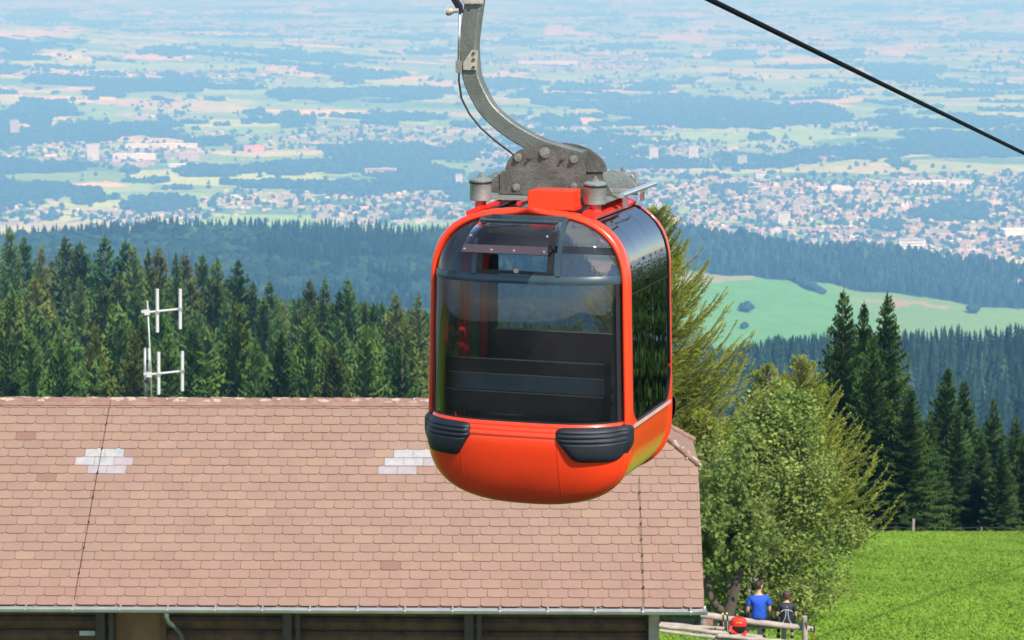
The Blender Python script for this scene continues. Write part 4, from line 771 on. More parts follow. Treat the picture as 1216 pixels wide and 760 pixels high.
b = MB(); b.tube([A_(174, 440), A_(176, 425), A_(180, 405), A_(178, 372)], .007, 5); b.tube([A_(175, 462), A_(171, 445), A_(176, 420)], .006, 5); b.box(A_(177, 428), (.07, .06, .05)); b.box(A_(175, 452), (.09, .06, .06)); b.box(A_(176, 390), (.05, .05, .04)); b.build('antenna_cable', M['black'], AN)
# ------------------------------------------------------------------ rail fence the couple sits on
def log(name, pa, pb, ra, rb, mat, lab, cat='rail', group=None, n=9, wob=.012):
    pa, pb = Vector(pa), Vector(pb); r_ = random.Random(hash((round(pa.x*100), round(pb.z*100))) & 0xffff); b = MB()
    pts = [pa.lerp(pb, t_)+Vector((0, r_.uniform(-wob, wob), r_.uniform(-wob, wob)))-pa for t_ in np.linspace(0, 1, n)]
    b.tube(pts, [(ra*(1-t_)+rb*t_)*r_.uniform(.93, 1.07) for t_ in np.linspace(0, 1, n)], 10)
    return b, pa
FE = empty('rail_fence', P(900, 745, 55)*1.0, 0, 'weathered log fence by the barn on which the couple is sitting', 'fence'); FE.location.z = ground_z(FE.location.x, 55)
def fpart(name, pa, pb, ra, rb, mat, parent=FE):
    b, o0 = log(name, pa, pb, ra, rb, mat, ''); o = b.build(name, mat, parent, autos=True); o.location = o0-FE.location; return o
T0, T1 = P(832, 730.5, 55.1), P(966, 747.5, 54.9)
fpart('top_rail', T0, T1, .075, .07, M['greywood'])
fpart('lower_rail', P(784, 741.5, 55.2), P(864, 747, 55.15), .05, .05, M['greywood']); fpart('lower_rail', P(864, 746, 55.15), P(925, 745, 55.15), .045, .04, M['greywood']); fpart('lower_rail', P(781, 743, 54.8), P(905, 757, 54.8), .05, .055, M['greywood']); fpart('lower_rail', P(783, 749, 54.7), P(878, 761, 54.7), .04, .045, M['greywood']); fpart('lower_rail', P(852, 755, 54.6), P(952, 764, 54.6), .05, .05, M['greywood'])
for u, vt_ in ((887, 741), (932, 744), (850, 737), (903, 744)):
    pt_ = P(u, vt_, 55.05); fpart('post', (pt_.x, 55.22, ground_z(pt_.x, 55)-.3), (pt_.x, 55.2, pt_.z), .06, .055, M['greywood'])
pt_ = P(955, 731, 54.85); fpart('post', (pt_.x+.05, 54.8, ground_z(pt_.x, 55)-.3), (pt_.x, 54.8, pt_.z), .07, .06, M['greywood'])
pt_ = P(961, 742, 54.7); 
# distant fence
DF = empty('far_fence', (0, 0, 0), 0, 'thin brown fence line at the far edge of the meadow', 'fence'); b = MB(); p0 = P(1040, 631, 97); 
DF.location = (p0.x, 97, ground_z(p0.x, 97)); 
def gl_(x, y): return Vector((x-p0.x, y-97, ground_z(x, y)-DF.location.z))
xs_ = [P(u, 630, 97).x for u in (1048, 1062, 1084, 1108, 1135, 1165, 1200, 1240)]
for i, x in enumerate(xs_):
    if i not in (0, 2, 5): continue
    b.M = None; g_ = gl_(x, 97); k = 1.5 if i == 2 else .6; b.tube([g_-Vector((0, 0, .3)), g_+Vector((.02, 0, .34*k))], .035*k, 6)
b.build('posts', M['greywood'], DF); b = MB(); b.tube([gl_(x, 97)+Vector((0, 0, .14+.06*(i % 2))) for i, x in enumerate(xs_)], .009, 5); b.build('rail', M['postwood'], DF)
DF2 = empty('dark_fence', (0, 0, 0), 0, 'dark low rail seen under the barn eave in the grass', 'fence'); p0 = P(785, 738, 60); DF2.location = (p0.x, 60, ground_z(p0.x, 60)); b = MB(); zz = P(800, 737, 60).z-DF2.location.z
b.box((1.2, 0, zz), (3.2, .08, .10)); b.build('rail', M['black'], DF2)
for u in (798, 838):
    b = MB(); b.box((P(u, 737, 60).x-p0.x, 0, zz/2), (.22 if u == 798 else .12, .1, zz+.12)); b.build('post', M['black'], DF2)
BK = P(841, 741, 58.5); b = MB(); 
e = empty('bag', (BK.x, 58.5, ground_z(BK.x, 58.5)), 0, 'brownish folded bundle standing behind the fence beside the forked trunk', 'bag'); hgt = BK.z-e.location.z+.1
b.box((0, 0, hgt/2), (.30, .22, hgt), Matrix.Rotation(.1, 4, 'Y'), bev=.05); b.build('body', pmat('bundle', (.30, .14, .10), .8), e); b = MB(); b.box((-.12, -.02, hgt/2+.03), (.12, .27, hgt*.9), Matrix.Rotation(.15, 4, 'Y'), bev=.03); b.build('side_pocket', M['zinc'], e)
# ------------------------------------------------------------------ people
M['skin'] = pmat('skin', (.55, .29, .19), .5, var=.06); M['blue'] = pmat('blue_shirt_cloth', (.006, .065, .44), .75, var=.2, scale=9, bump=.6, bscale=14); M['blackshirt'] = pmat('black_shirt_cloth', (.010, .012, .022), .7, var=.2); M['trouser'] = pmat('dark_trousers', (.012, .014, .022), .8, var=.3); M['hair1'] = pmat('dark_hair', (.022, .014, .010), .6, var=.4, scale=40, bump=.5); M['hair2'] = pmat('brown_hair', (.075, .032, .016), .6, var=.5, scale=30, bump=.8, bscale=30)
M['stripe'] = pmat('reflective_stripe', (.62, .64, .66), .4); M['redbag'] = pmat('red_fabric', (.62, .018, .014), .6, var=.2); M['yellow'] = pmat('yellow_grip', (.75, .75, .05), .5)
def skin(name, nodes, edges, parent, mat, sub=2, root=0):
    me = bpy.data.meshes.new(name); me.from_pydata([n_[0] for n_ in nodes], edges, []); me.materials.append(mat); o = bpy.data.objects.new(name, me); COL.objects.link(o); o.parent = parent
    m = o.modifiers.new('skin', 'SKIN'); m.use_smooth_shade = True
    if not me.skin_vertices: 
        with bpy.context.temp_override(object=o, active_object=o): pass
    sv = me.skin_vertices[0].data if me.skin_vertices else None
    if sv is None: raise RuntimeError('no skin layer')
    for i, n_ in enumerate(nodes):
        r_ = n_[1]; sv[i].radius = r_ if isinstance(r_, tuple) else (r_, r_); sv[i].use_root = (i == root)
    s_ = o.modifiers.new('sub', 'SUBSURF'); s_.levels = sub; s_.render_levels = sub
    return o
def bake(o):
    dg = bpy.context.evaluated_depsgraph_get(); me = bpy.data.meshes.new_from_object(o.evaluated_get(dg)); o.modifiers.clear(); o.data = me; return o
def person(loc, rz, k, lean, headyaw, cloth, hair, hairmat, lab, armin):
    """seated figure facing +y, seat at z=0 ; k scale"""
    e = empty('person', loc, rz, lab, 'person'); e.scale = (k, k, k)
    L = lean
    nd = [((0, .02, .09), (.155, .115)), ((0, -.005+L*.12, .22), (.125, .10)), ((0, -.02+L*.28, .36), (.150, .11)), ((0, -.01+L*.42, .48), (.145, .10)), ((0, .015+L*.5, .565), (.062, .062)), ((0, .03+L*.55, .63), .052),
          ((0, .045+L*.58, .70), (.075, .085)), ((0, .045+L*.6, .78), (.078, .095)), ((0, .04+L*.6, .845), (.055, .07))]
    ed = [(i, i+1) for i in range(8)]
    for s in (-1, 1):
        b = len(nd); sh = .49
        nd += [((s*.175, L*.42, sh), .062), ((s*.225, .0+L*.35, .33), .045), ((s*armin[0], .02+L*.3, .21), .038), ((s*armin[1], .17+L*.3, .13), .030), ((s*armin[2], .26+L*.3, .105), (.026, .018)), ((s*armin[2], .32+L*.3, .10), (.036, .014))]
        ed += [(3, b), (b, b+1), (b+1, b+2), (b+2, b+3), (b+3, b+4), (b+4, b+5)]
        hb2 = b+5; hx = s*armin[2]
        for f_, (ox, l_) in enumerate(((-.03, .045), (-.01, .055), (.01, .052), (.03, .04))):
            b = len(nd); nd += [((hx+ox, .355+L*.3, .098), .0085), ((hx+ox*1.15, .355+l_*.6+L*.3, .085), .008), ((hx+ox*1.2, .36+l_+L*.3, .065), .007)]; ed += [(hb2, b), (b, b+1), (b+1, b+2)]
        b = len(nd); nd += [((hx-s*.04, .305+L*.3, .09), .009), ((hx-s*.058, .335+L*.3, .08), .008)]; ed += [(hb2-1, b), (b, b+1)]
        b = len(nd); nd += [((s*.10, .10, .07), (.095, .085)), ((s*.15, .30, .085), .075), ((s*.18, .46, .075), .06), ((s*.18, .50, -.02), .052), ((s*.18, .47, -.22), .05), ((s*.18, .44, -.40), .036), ((s*.18, .46, -.46), (.04, .045)), ((s*.18, .60, -.48), (.042, .028))]
        ed += [(0, b)]+[(b+i, b+i+1) for i in range(7)]
    body = bake(skin('body', nd, ed, e, M['skin'], 2))
    # face and ears
    hz0, hy0 = .738, .045+L*.6; R_ = Matrix.Rotation(headyaw, 4, 'Z')
    def H(v): return Vector((0, hy0, hz0))+R_.to_3x3()@Vector(v)
    hd = MB(); prof = [(0, -.115), (.045, -.105), (.062, -.07), (.074, -.02), (.078, .03), (.07, .075), (.045, .105), (0, .118)]
    def hp(u, v): 
        r_ = np.interp(v, [p_[1] for p_ in prof], [p_[0] for p_ in prof]); return H((r_*math.sin(u)*.95, r_*math.cos(u)*1.2+(.012 if math.cos(u) > .5 else 0), v))
    hd.grid(lambda a, b_: hp(a, b_), np.linspace(0, 2*math.pi, 25), [p_[1] for p_ in prof]); 
    hd.tube([H((0, .095, .02)), H((0, .118, -.015)), H((0, .10, -.025))], [.010, .016, .008], 6)
    for s in (-1, 1): hd.tube([H((s*.072, .0, .03)), H((s*.086, -.012, .01)), H((s*.078, -.002, -.028))], [.008, .016, .008], 6); 
    hd.build('head', M['skin'], body, smooth=True); ey = MB(); [ey.tube([H((s*.03, .083, .012)), H((s*.03, .096, .012))], [.010, .006], 8) for s in (-1, 1)]; ey.tube([H((-.022, .088, -.058)), H((0, .096, -.056)), H((.022, .088, -.058))], .005, 5); ey.build('face_features', M['hair1'], body)
    hm = MB(); big = 1.30 if hair == 'bob' else 1.12; lowz = -.095 if hair == 'bob' else -.045; rr_ = random.Random(3)
    def hq(u, v):
        r_ = np.interp(v, [p_[1] for p_ in prof], [p_[0] for p_ in prof]); front = math.cos(u); f_ = big+rr_.uniform(-.04, .05)*(2.2 if hair == 'bob' else 1); vv_ = v if front < .1 else max(v, .045+.02*front)
        if hair == 'bob': r_ = max(r_, .084 if v > -.07 and v < .06 else r_); 
        return H((r_*f_*math.sin(u), r_*f_*math.cos(u)*1.16-.006, vv_*1.06+.004))
    hm.grid(hq, np.linspace(0, 2*math.pi, 29)[:-1].tolist()+[0], np.concatenate([np.linspace(lowz, .1, 9), [.112, .118]])); hm.build('hair', hairmat, e, smooth=True)
    # shirt
    sn = [((0, .015, .03), (.195, .140)), ((0, -.005+L*.1, .14), (.175, .130)), ((0, -.012+L*.2, .27), (.160, .122)), ((0, -.02+L*.3, .38), (.170, .124)), ((0, -.008+L*.43, .485), (.150, .105)), ((0, .012+L*.5, .545), (.072, .07))]
    se = [(i, i+1) for i in range(5)]
    for s in (-1, 1):
        b = len(sn); sn += [((s*.17, L*.42, .485), .076), ((s*.215, L*.38, .395), .068), ((s*.235, .0+L*.35, .31), .064)]; se += [(4, b), (b, b+1), (b+1, b+2)]
    sh = bake(skin('shirt', sn, se, e, cloth, 2))
    tn = [((0, .02, .06), (.175, .125))]; te = []
    for s in (-1, 1):
        b = len(tn); tn += [((s*.10, .09, .065), (.11, .10)), ((s*.15, .30, .085), .088), ((s*.18, .46, .078), .074), ((s*.18, .505, -.02), .064), ((s*.18, .47, -.22), .060), ((s*.18, .44, -.37), .052)]; te += [(0, b)]+[(b+i, b+i+1) for i in range(5)]
    bake(skin('trousers', tn, te, e, M['trouser'], 2))
    for s in (-1, 1):
        b = MB(); b.tube([(s*.18, .42, -.44), (s*.18, .46, -.48), (s*.18, .56, -.50), (s*.18, .66, -.50)], [.045, .055, .052, .035], 8); b.build('shoe', M['hair1'], e, smooth=True)
    return e, sh
ms = P(901, 737.5, 55.05); seat_z = ms.z+.0
man, msh = person((ms.x, 55.06, seat_z), math.radians(4), 1.04, .06, math.radians(-50), M['blue'], 'short', M['hair1'], 'man in a blue shirt sitting on the log fence facing the valley', (.235, .20, .13))
ws = P(934, 741, 55.0); wom, wsh = person((ws.x, 55.02, ws.z), math.radians(-3), .84, .12, math.radians(8), M['blackshirt'], 'bob', M['hair2'], 'woman in a black shirt with pale back stripes sitting on the log fence', (.25, .19, .13))
bvh = BVHTree.FromPolygons([v.co.copy() for v in wsh.data.vertices], [tuple(p.vertices) for p in wsh.data.polygons])
def on_back(x, z):
    h_ = bvh.ray_cast(Vector((x, -1, z)), Vector((0, 1, 0)))[0]
    return (h_ if h_ else Vector((x, -.1, z)))-Vector((0, .006, 0))
b = MB()
for path in ([(-.13, .02), (-.09, .08), (-.05, .16), (-.028, .26), (-.025, .36), (-.03, .40)], [(.13, .02), (.09, .08), (.055, .16), (.035, .26), (.032, .36), (.035, .40)], [(-.15, .35), (-.10, .385), (-.04, .40), (.04, .40), (.10, .385), (.15, .35)]):
    b.tube([on_back(*p_) for p_ in path], .007, 5)
b.box(on_back(0, .475), (.03, .006, .012)); b.build('reflective_stripes', M['stripe'], wsh)
# red backpack hanging on the rail
bp = P(877, 737, 54.85); e = empty('backpack', (bp.x, 54.82, bp.z-.06), math.radians(-8), 'bright red backpack leaning on the fence left of the man', 'backpack'); e.scale = (1.02, .9, .74); b = MB()
def pk(u, v): 
    r_ = np.interp(v, [-.30, -.26, -.1, .05, .13, .19, .21], [.0, .13, .16, .165, .15, .08, 0]); c_, s_ = math.cos(u), math.sin(u); return (r_*math.copysign(abs(c_)**.7, c_)*1.02, r_*math.copysign(abs(s_)**.7, s_)*.72, v)
b.grid(pk, np.linspace(0, 2*math.pi, 25), [-.30, -.27, -.2, -.1, -.03]); b.build('body', M['black'], e, smooth=True)
b = MB(); b.grid(lambda u, v: tuple(1.04*q_ for q_ in pk(u, v)), np.linspace(0, 2*math.pi, 25), [-.05, .0, .05, .09, .13, .17, .19, .207, .21]); b.build('top_lid', M['redbag'], e, smooth=True)
b = MB(); b.tube([(-.15, -.10, -.04), (-.17, -.13, -.12), (-.12, -.15, -.2), (-.08, -.15, -.3)], 1, sq=(.008, .03)); b.tube([(-.16, -.1, -.15), (-.06, -.15, -.24), (-.02, -.15, -.33), (-.03, -.14, -.5)], 1, sq=(.008, .035)); b.tube([(.15, -.1, -.18), (.17, -.11, -.24), (.1, -.13, -.3), (.12, -.13, -.22)], 1, sq=(.008, .03)); b.build('strap', M['redbag'], e)
b = MB(); b.tube([(-.05, -.125, .06), (.02, -.135, .075), (.09, -.125, .06)], .006, 5); b.build('lid_cord', M['yellow'], e)
def pole(u, v, lab, ln=1.0, ang_=.05, gcol='yellow', shaft='sill'):
    p_ = P(u, v, 54.75); e = empty('trekking_pole', (p_.x, 54.75, p_.z), 0, lab, 'trekking pole', 'trekking poles leaning on the fence'); b = MB(); b.tube([(0, 0, .03), (.005, 0, -.02), (.01, 0, -.12)], [.017, .02, .016], 8); b.build('grip', M['black'], e, smooth=True)
    b = MB(); b.tube([(0, 0, .055), (-.01, 0, .03)], [.018, .024], 8); b.build('grip_top', M[gcol], e); b = MB(); b.tube([(.01, 0, -.1), (.01+ang_*ln, .02, -ln)], [.008, .005], 6); b.build('shaft', M[shaft], e); return e
pole(858.5, 731, 'trekking pole with yellow topped grip, left one beside the backpack', .8, .05); pole(863.5, 730.5, 'trekking pole with yellow topped grip, right one beside the backpack', .8, .02)
pole(957, 742, 'dark gripped trekking pole leaning against the thick end post', .8, -.02, 'black', 'redbag'); pole(966.5, 745, 'dark gripped trekking pole hanging outside the rail end', .8, -.05, 'black', 'redbag')
# ------------------------------------------------------------------ carrying cable
r0, r2 = P(620, -110, 18.75), P(1216, 182, 36.0); dv = r2-r0; b = MB(); pts = []
for t_ in np.linspace(-1.05, 6.5, 60):
    q_ = r0+dv*t_; sag = .012*(t_*(t_-1))*1.0; pts.append(q_-r0+Vector((0, 0, sag if 0 <= t_ <= 1 else 0)))
o = b.tube(pts, .026, 10).build('cable', M['cable'], None, smooth=True); o.location = r0; tag(o, 'black steel rope running down to the right above the cabin', 'cable')
# ------------------------------------------------------------------ gondola cabin (local: x right, y back, z up, origin = cabin centre)
PSI = math.radians(18)
GO = empty('gondola_cabin', (.30, 18.67, CZ-3.06), -PSI, 'shiny red orange cable car cabin with tinted windows hanging in front of the barn', 'cable car')
ZT, ZB = 1.06, -1.06
def hw(z):
    if z > .47: t = (z-.47)/(ZT-.47); return max(.0, .733*(1-min(t, 1)**2.9)**.37)
    if z < -.5: t = (-.5-z)/(-.5-ZB); return max(.0, .755*(1-min(t, 1)**3.0)**.38)
    return .755+(.733-.755)*((z+.5)/.97)
YF, YB = -.60, .60          # rim planes
def depth(x, z, hwi):
    """bulge of the end cap in front of the rim plane"""
    u = min(abs(x)/max(hwi, .05), 1); t = min(abs(z/ (ZT-.03 if z > 0 else 1.06)), 1)
    b_ = .27+.03*float(np.clip((-.3-z)/.3, 0, 1))
    return b_*(1-u**3.2)**.62*(1-t**3.0)**.62
IN = .945
def hwi(z):  # inner opening half width inside the rim
    k = float(np.clip((-.42-z)/.12, 0, 1)); q_ = .962*(1-k)+.999*k; zz = z/q_
    return hw(max(min(zz, ZT), ZB))*(IN*(1-k)+.995*k)
def cap(x, z, sgn=-1, off=0):
    k = .032*float(np.clip((-.42-z)/.12, 0, 1))
    y = YF-k-depth(x, z, hwi(z)) if sgn < 0 else YB+k+depth(x, z, hwi(z))
    if off: y += -off if sgn < 0 else off
    return (x, y, z)
def zrow(z0, z1, n): return list(np.linspace(z0, z1, n))
ucol = list(np.sin(np.linspace(-math.pi/2, math.pi/2, 41)))
def cap_patch(z0, z1, n, u0=-1, u1=1, sgn=-1, off=0, us=None, usecos=True):
    us = us or [u_ for u_ in ucol if u0 <= u_ <= u1]
    if us[0] > u0: us = [u0]+us
    if us[-1] < u1: us = us+[u1]
    zs = zrow(z0, z1, n)
    if abs(z0-ZB*.998) < .01: zs = list(z0+(z1-z0)*(1-np.cos(np.linspace(0, math.pi/2, n))))
    if abs(z1-ZT*.962) < .01: zs = list(z0+(z1-z0)*np.sin(np.linspace(0, math.pi/2, n)))
    m = MB(); m.grid(lambda u_, z_: cap(u_*hwi(z_), z_, sgn, off), us, zs, flip=(sgn < 0)); return m
ZS, ZW, ZB1, ZB2 = -.52, -.42, .565, .625      # sill bottom, windscreen bottom, grey band
body_m = MB()
def addm(dst, src):
    dst.add(src.v, src.f)
# body shell: tubs, side lower parts, roof
for sgn in (-1, 1): addm(body_m, cap_patch(ZB*.998, ZS+.003, 26, sgn=sgn))
zc = list(np.concatenate([ZB+(-.5-ZB)*(1-np.cos(np.linspace(0.0, math.pi/2, 18))), [-.475]])); y0s, y1s = YF+.08, YB-.05
for s in (-1, 1):
    sm_ = MB(); sm_.grid(lambda y, z: (s*hw(z)*.995, y, z*.995), [YF-.03, YF+.02, YB-.02, YB+.03], zc, flip=(s < 0)); body_m.add(sm_.v, sm_.f, 1)
body = body_m.build('body', [M['paint'], M['paint_side']], GO, smooth=True, solid=0)
# sill with three beads
for sgn in (-1, 1):
    m = MB(); zs = list(np.linspace(ZS, ZW, 19)); m.grid(lambda u_, z_: cap(u_*hwi(z_), z_, sgn, .006+.006*abs(math.sin((z_-ZS)/(ZW-ZS)*math.pi*3))), ucol, zs, flip=(sgn < 0)); m.build('sill_moulding', M['paint'], body, smooth=True)
# rims: closed ring along the section
def section(n=96, sx=1.0, sz=1.0):
    pts = []
    zs = list(np.concatenate([ZB+(-.5-ZB)*(1-np.cos(np.linspace(0, math.pi/2, 16))), np.linspace(-.5, .42, 10)[1:], .42+(ZT-.42)*np.sin(np.linspace(0, math.pi/2, 16))[1:]]))
    R_ = [(hw(z), z) for z in zs]
    return [(x*sx, z*sz) for x, z in R_]+[(-x*sx, z*sz) for x, z in reversed(R_)]
outer = section(); inner = section(sx=IN, sz=.962)
nS = len(outer)
def ringpart(y0, y1, prof):
    """prof: list of (scale 0..1 between inner and outer + extra, y)"""
    m = MB(); V = []
    for (f_, y) in prof:
        for (xo, zo), (xi, zi) in zip(outer, inner): V.append((xi+(xo-xi)*f_, y, zi+(zo-zi)*f_))
    fs = []
    k = len(prof)
    for i in range(k-1):
        for j in range(nS): fs.append((i*nS+j, i*nS+(j+1) % nS, (i+1)*nS+(j+1) % nS, (i+1)*nS+j))
    for j in range(nS): fs.append(((k-1)*nS+j, (k-1)*nS+(j+1) % nS, (j+1) % nS, j))
    m.add(V, fs); return m
ringpart(0, 0, [(0, YF+.02), (0, YF-.005), (.2, YF-.022), (.6, YF-.026), (1.0, YF-.012), (1.22, YF+.015), (1.25, YF+.07), (1.2, YF+.085), (0, YF+.085)]).build('front_rim', M['paint'], GO, smooth=True)
ringpart(0, 0, [(0, YB-.02), (0, YB+.005), (.2, YB+.022), (.6, YB+.026), (1.0, YB+.012), (1.22, YB-.015), (1.25, YB-.045), (1.2, YB-.055), (0, YB-.055)]).build('rear_rim', M['paint'], GO, smooth=True)
# black gasket lines between rim and glass / around windscreen
# side shells (below the door glass), floor and roof
zA = -.45; xR = .42
def side_curve(z0, z1, n, s):
    zs = np.linspace(z0, z1, n); return [(s*hw(z), z) for z in zs]
def roof_z(x):
    lo, hi = .42, ZT
    for _ in range(40):
        mid = (lo+hi)/2
        if hw(mid) > abs(x): lo = mid
        else: hi = mid
    return lo
def bot_z(x):
    lo, hi = ZB, -.5
    for _ in range(40):
        mid = (lo+hi)/2
        if hw(mid) > abs(x): hi = mid
        else: lo = mid
    return lo
y0s, y1s = YF+.08, YB-.05
zc = list(np.concatenate([ZB+(-.5-ZB)*(1-np.cos(np.linspace(0.0, math.pi/2, 18))), [-.475]]))
for s in (-1, 1):
    m = MB(); m.grid(lambda y, z: (s*(hw(z)+.004), y, z), [y0s+.01, y1s-.01], [-.487, -.475, -.462]); m.build('door_sill_trim', M['sill'], GO, solid=.006)
    m = MB(); m.grid(lambda y, z: (s*(hw(z)*.985), y, z), [y0s, y1s], [-.475, -.455]); m.build('lower_door_rail', M['paint'], GO, solid=.01)
m = MB(); m.grid(lambda y, x: (x, y, bot_z(x)*.995), [y0s, y1s], np.linspace(-.35, .35, 9)); m.build('floor_pan', M['paint_side'], body, smooth=True)
m = MB(); m.box((0, 0, -.56), (1.40, 1.16, .03)); m.build('floor', M['inner'], GO)
# door glass: from the sill over the shoulder up to the roof rail
zg = list(np.linspace(-.45, .42, 10))+list(.42+(roof_z(xR)-.42)*np.sin(np.linspace(0, math.pi/2, 12))[1:])
zjoint = .47
for s in (-1, 1):
    d = empty('door', (0, 0, 0)); d.parent = GO
    lo_z = [z for z in zg if z < zjoint]+[zjoint]; hi_z = [zjoint+.004]+[z for z in zg if z > zjoint+.01]
    m = MB(); m.grid(lambda y, z: (s*(hw(z)-.004), y, z), list(np.linspace(y0s, y1s, 7)), lo_z, flip=(s < 0)); m.build('pane', M['glass_door'], d, smooth=True)
    m = MB(); m.grid(lambda y, z: (s*(hw(z)-.001), y, z), list(np.linspace(y0s, y1s, 7)), hi_z, flip=(s < 0)); m.build('upper_pane', M['glass_door'], d, smooth=True)
    # rounded lower corners and edge gaskets
    m = MB(); rad = .16
    for yy, dr in ((y0s, 1), (y1s, -1)):
        pts = [(yy, -.45)]+[(yy+dr*(rad-rad*math.sin(a)), -.45+(rad*1.6-rad*1.6*math.cos(a))) for a in np.linspace(0, math.pi/2, 9)]
        V = [(s*(hw(z)+.002), y, z) for y, z in pts]; m.add(V, [(0, i, i+1) for i in range(1, 9)])
    m.build('corner_panel', M['paint'], d, solid=.004)
    m = MB()
    gp = [(y0s+.006, z) for z in reversed(zg) if z > -.45+rad*1.6]+[(y0s+rad-rad*math.cos(a), -.45+rad*1.6-rad*1.6*math.sin(a)) for a in np.linspace(0, math.pi/2, 9)]
    gp += [(y1s-rad+rad*math.sin(a), -.45+rad*1.6-rad*1.6*math.cos(a)) for a in np.linspace(0, math.pi/2, 9)]+[(y1s-.006, z) for z in zg if z > -.45+rad*1.6]
    m.tube([(s*(hw(z)+.003), y, z) for y, z in gp], .007, 5, cap=False); m.build('gasket', M['gasket'], d)
    m = MB(); m.grid(lambda y, z: (s*(hw(z)+.001), y, z), [y0s, y1s], [zjoint-.002, zjoint+.007]); m.build('pane_joint', M['gasket'], d)
    # interior red posts
    ps = ((-.44, .035), (-.03, .035), (.07, .03), (.47, .035)) if s < 0 else ((.47, .035),)
    for yy, wd in ps:
        m = MB(); zz = list(np.linspace(-.5, .42, 6))+list(.42+(roof_z(.5)-.42)*np.sin(np.linspace(0, math.pi/2, 9))[1:]); m.tube([(s*(hw(z)-.05), yy, z) for z in zz], 1, sq=(.018, wd*.6)); m.build('door_post', M['red'], d)
# windscreens
for sgn, nm in ((-1, 'windscreen'), (1, 'rear_window')):
    cap_patch(ZW, ZB1, 16, sgn=sgn).build(nm, M['glass'], GO, smooth=True)
    m = MB(); m.grid(lambda u_, z_: cap(u_*hwi(z_)*1.0, z_, sgn, .008+.007*math.cos((z_-(ZB1+ZB2)/2)/(ZB2-ZB1)*math.pi)), ucol, list(np.linspace(ZB1, ZB2, 7)), flip=(sgn < 0)); m.build('window_band', M['bandgrey'], GO, smooth=True)
    # gasket along the windscreen edges
    m = MB()
    for s in (-1, 1):
        m.grid(lambda u_, z_: cap(u_*hwi(z_), z_, sgn, .004), [s*.965, s*.985, s*1.0] if s > 0 else [s*1.0, s*.985, s*.965], list(np.linspace(ZW, ZB1, 12)))
    m.grid(lambda u_, z_: cap(u_*hwi(z_), z_, sgn, .004), ucol, [ZW, ZW+.014]); m.build('windscreen_gasket', M['gasket'], GO)
    # grey side jambs behind the screen
    m = MB()
    for s in (-1, 1): m.grid(lambda u_, z_: cap(u_*hwi(z_), z_, sgn, -.02), [s*.93, s*.955, s*.99], list(np.linspace(ZW, ZB1, 10)))
    m.build('jamb', M['bandgrey'], GO)
ZU = ZT*.962
def ux(x, z): return x/max(hwi(z), .05)
HA, HB = -.33, .29      # hatch opening in x on the front cap
for s_, (xa, xb) in (('left', (None, HA)), ('right', (HB, None))):
    m = MB(); zs = list(ZB2+(ZU-ZB2)*np.sin(np.linspace(0, math.pi/2*.985, 16)))
    def fn(t, z, xa=xa, xb=xb):
        a = -hwi(z) if xa is None else min(xa, hwi(z)); b_ = hwi(z) if xb is None else max(xb, -hwi(z)); a, b_ = (min(a, b_), max(a, b_)) if (xa is None) == (a <= b_) or True else (a, b_)
        if xa is None: b_ = max(b_, a)
        x = a+(b_-a)*t; return cap(x, z)
    m.grid(fn, list(.5-.5*np.cos(np.linspace(0, math.pi, 16))), zs, flip=True); m.build('upper_window', M['glass_up'], GO, smooth=True)
cap_patch(ZB2, ZU*.998, 14, sgn=1).build('upper_rear_window', M['glass_up'], GO, smooth=True)
ZH = .705
m = MB(); m.grid(lambda x, z: cap(x, z), np.linspace(HA, HB, 8), list(np.linspace(ZH+.14, ZU-.015, 9)), flip=True); m.build('upper_window', M['glass_up'], GO, smooth=True)
hf = MB()
for x in (HA, HB): hf.tube([cap(x, z, -1, .006) for z in list(ZB2+(ZU-ZB2-.01)*np.sin(np.linspace(0, math.pi/2, 14)))], 1, sq=(.012, .016))
hf.tube([cap(x, ZU-.012, -1, .004) for x in np.linspace(HA, HB, 9)], 1, sq=(.018, .02)); hatch = hf.build('hatch_frame', M['bandgrey'], GO)
m = MB(); pts_ = [cap(x, ZB2+.016, -1, .002) for x in np.linspace(HA+.03, HB-.03, 9)]; m.tube(pts_, 1, sq=(.012, .012))
for x in (HA+.035, HB-.06): m.tube([cap(x, z, -1, .0) for z in np.linspace(ZB2+.02, .92, 6)], 1, sq=(.012, .022))
m.build('opening_frame', M['gasket'], hatch)
# raised flap hinged at the top, standing outward
fa, fb = Vector(cap(-.02, ZU-.035, -1, .02)), Vector((-.02, -1.06, .80)); fl = MB()
def fp(x, t, o_=0):
    p_ = fa.lerp(fb, t); bow = .045*math.sin(t*math.pi); xx = x*(1.06+.12*t)-.03; return (xx, p_.y-bow*.8-o_, p_.z+bow*.7+o_*.5)
fl.grid(lambda x, t: fp(x, t), np.linspace(-.265, .265, 8), np.linspace(0, 1, 9), flip=True); flap = fl.build('vent_flap', M['glass_up'], GO, smooth=True, solid=.004)
m = MB(); m.grid(lambda x, t: fp(x, t, .004), np.linspace(-.265, .265, 5), np.linspace(.82, 1, 3), flip=True); m.build('flap_border', pmat('smoked_strip', (.06, .045, .05), .3), flap, solid=.004)
m = MB(); m.grid(lambda x, t: fp(x, t, .006), np.linspace(-.27, .27, 5), np.linspace(-.02, .05, 3), flip=True); m.build('hinge_strip', M['bandgrey'], flap, solid=.012)
m = MB()
for x, t in ((-.245, .60), (-.25, .93), (-.08, .93), (.06, .93), (.245, .93), (.245, .55)): q_ = Vector(fp(x, t, .006)); m.cyl(q_, q_+Vector((0, -.010, .004)), .0095, .006, 10)
m.build('rivet', M['alu'], flap)
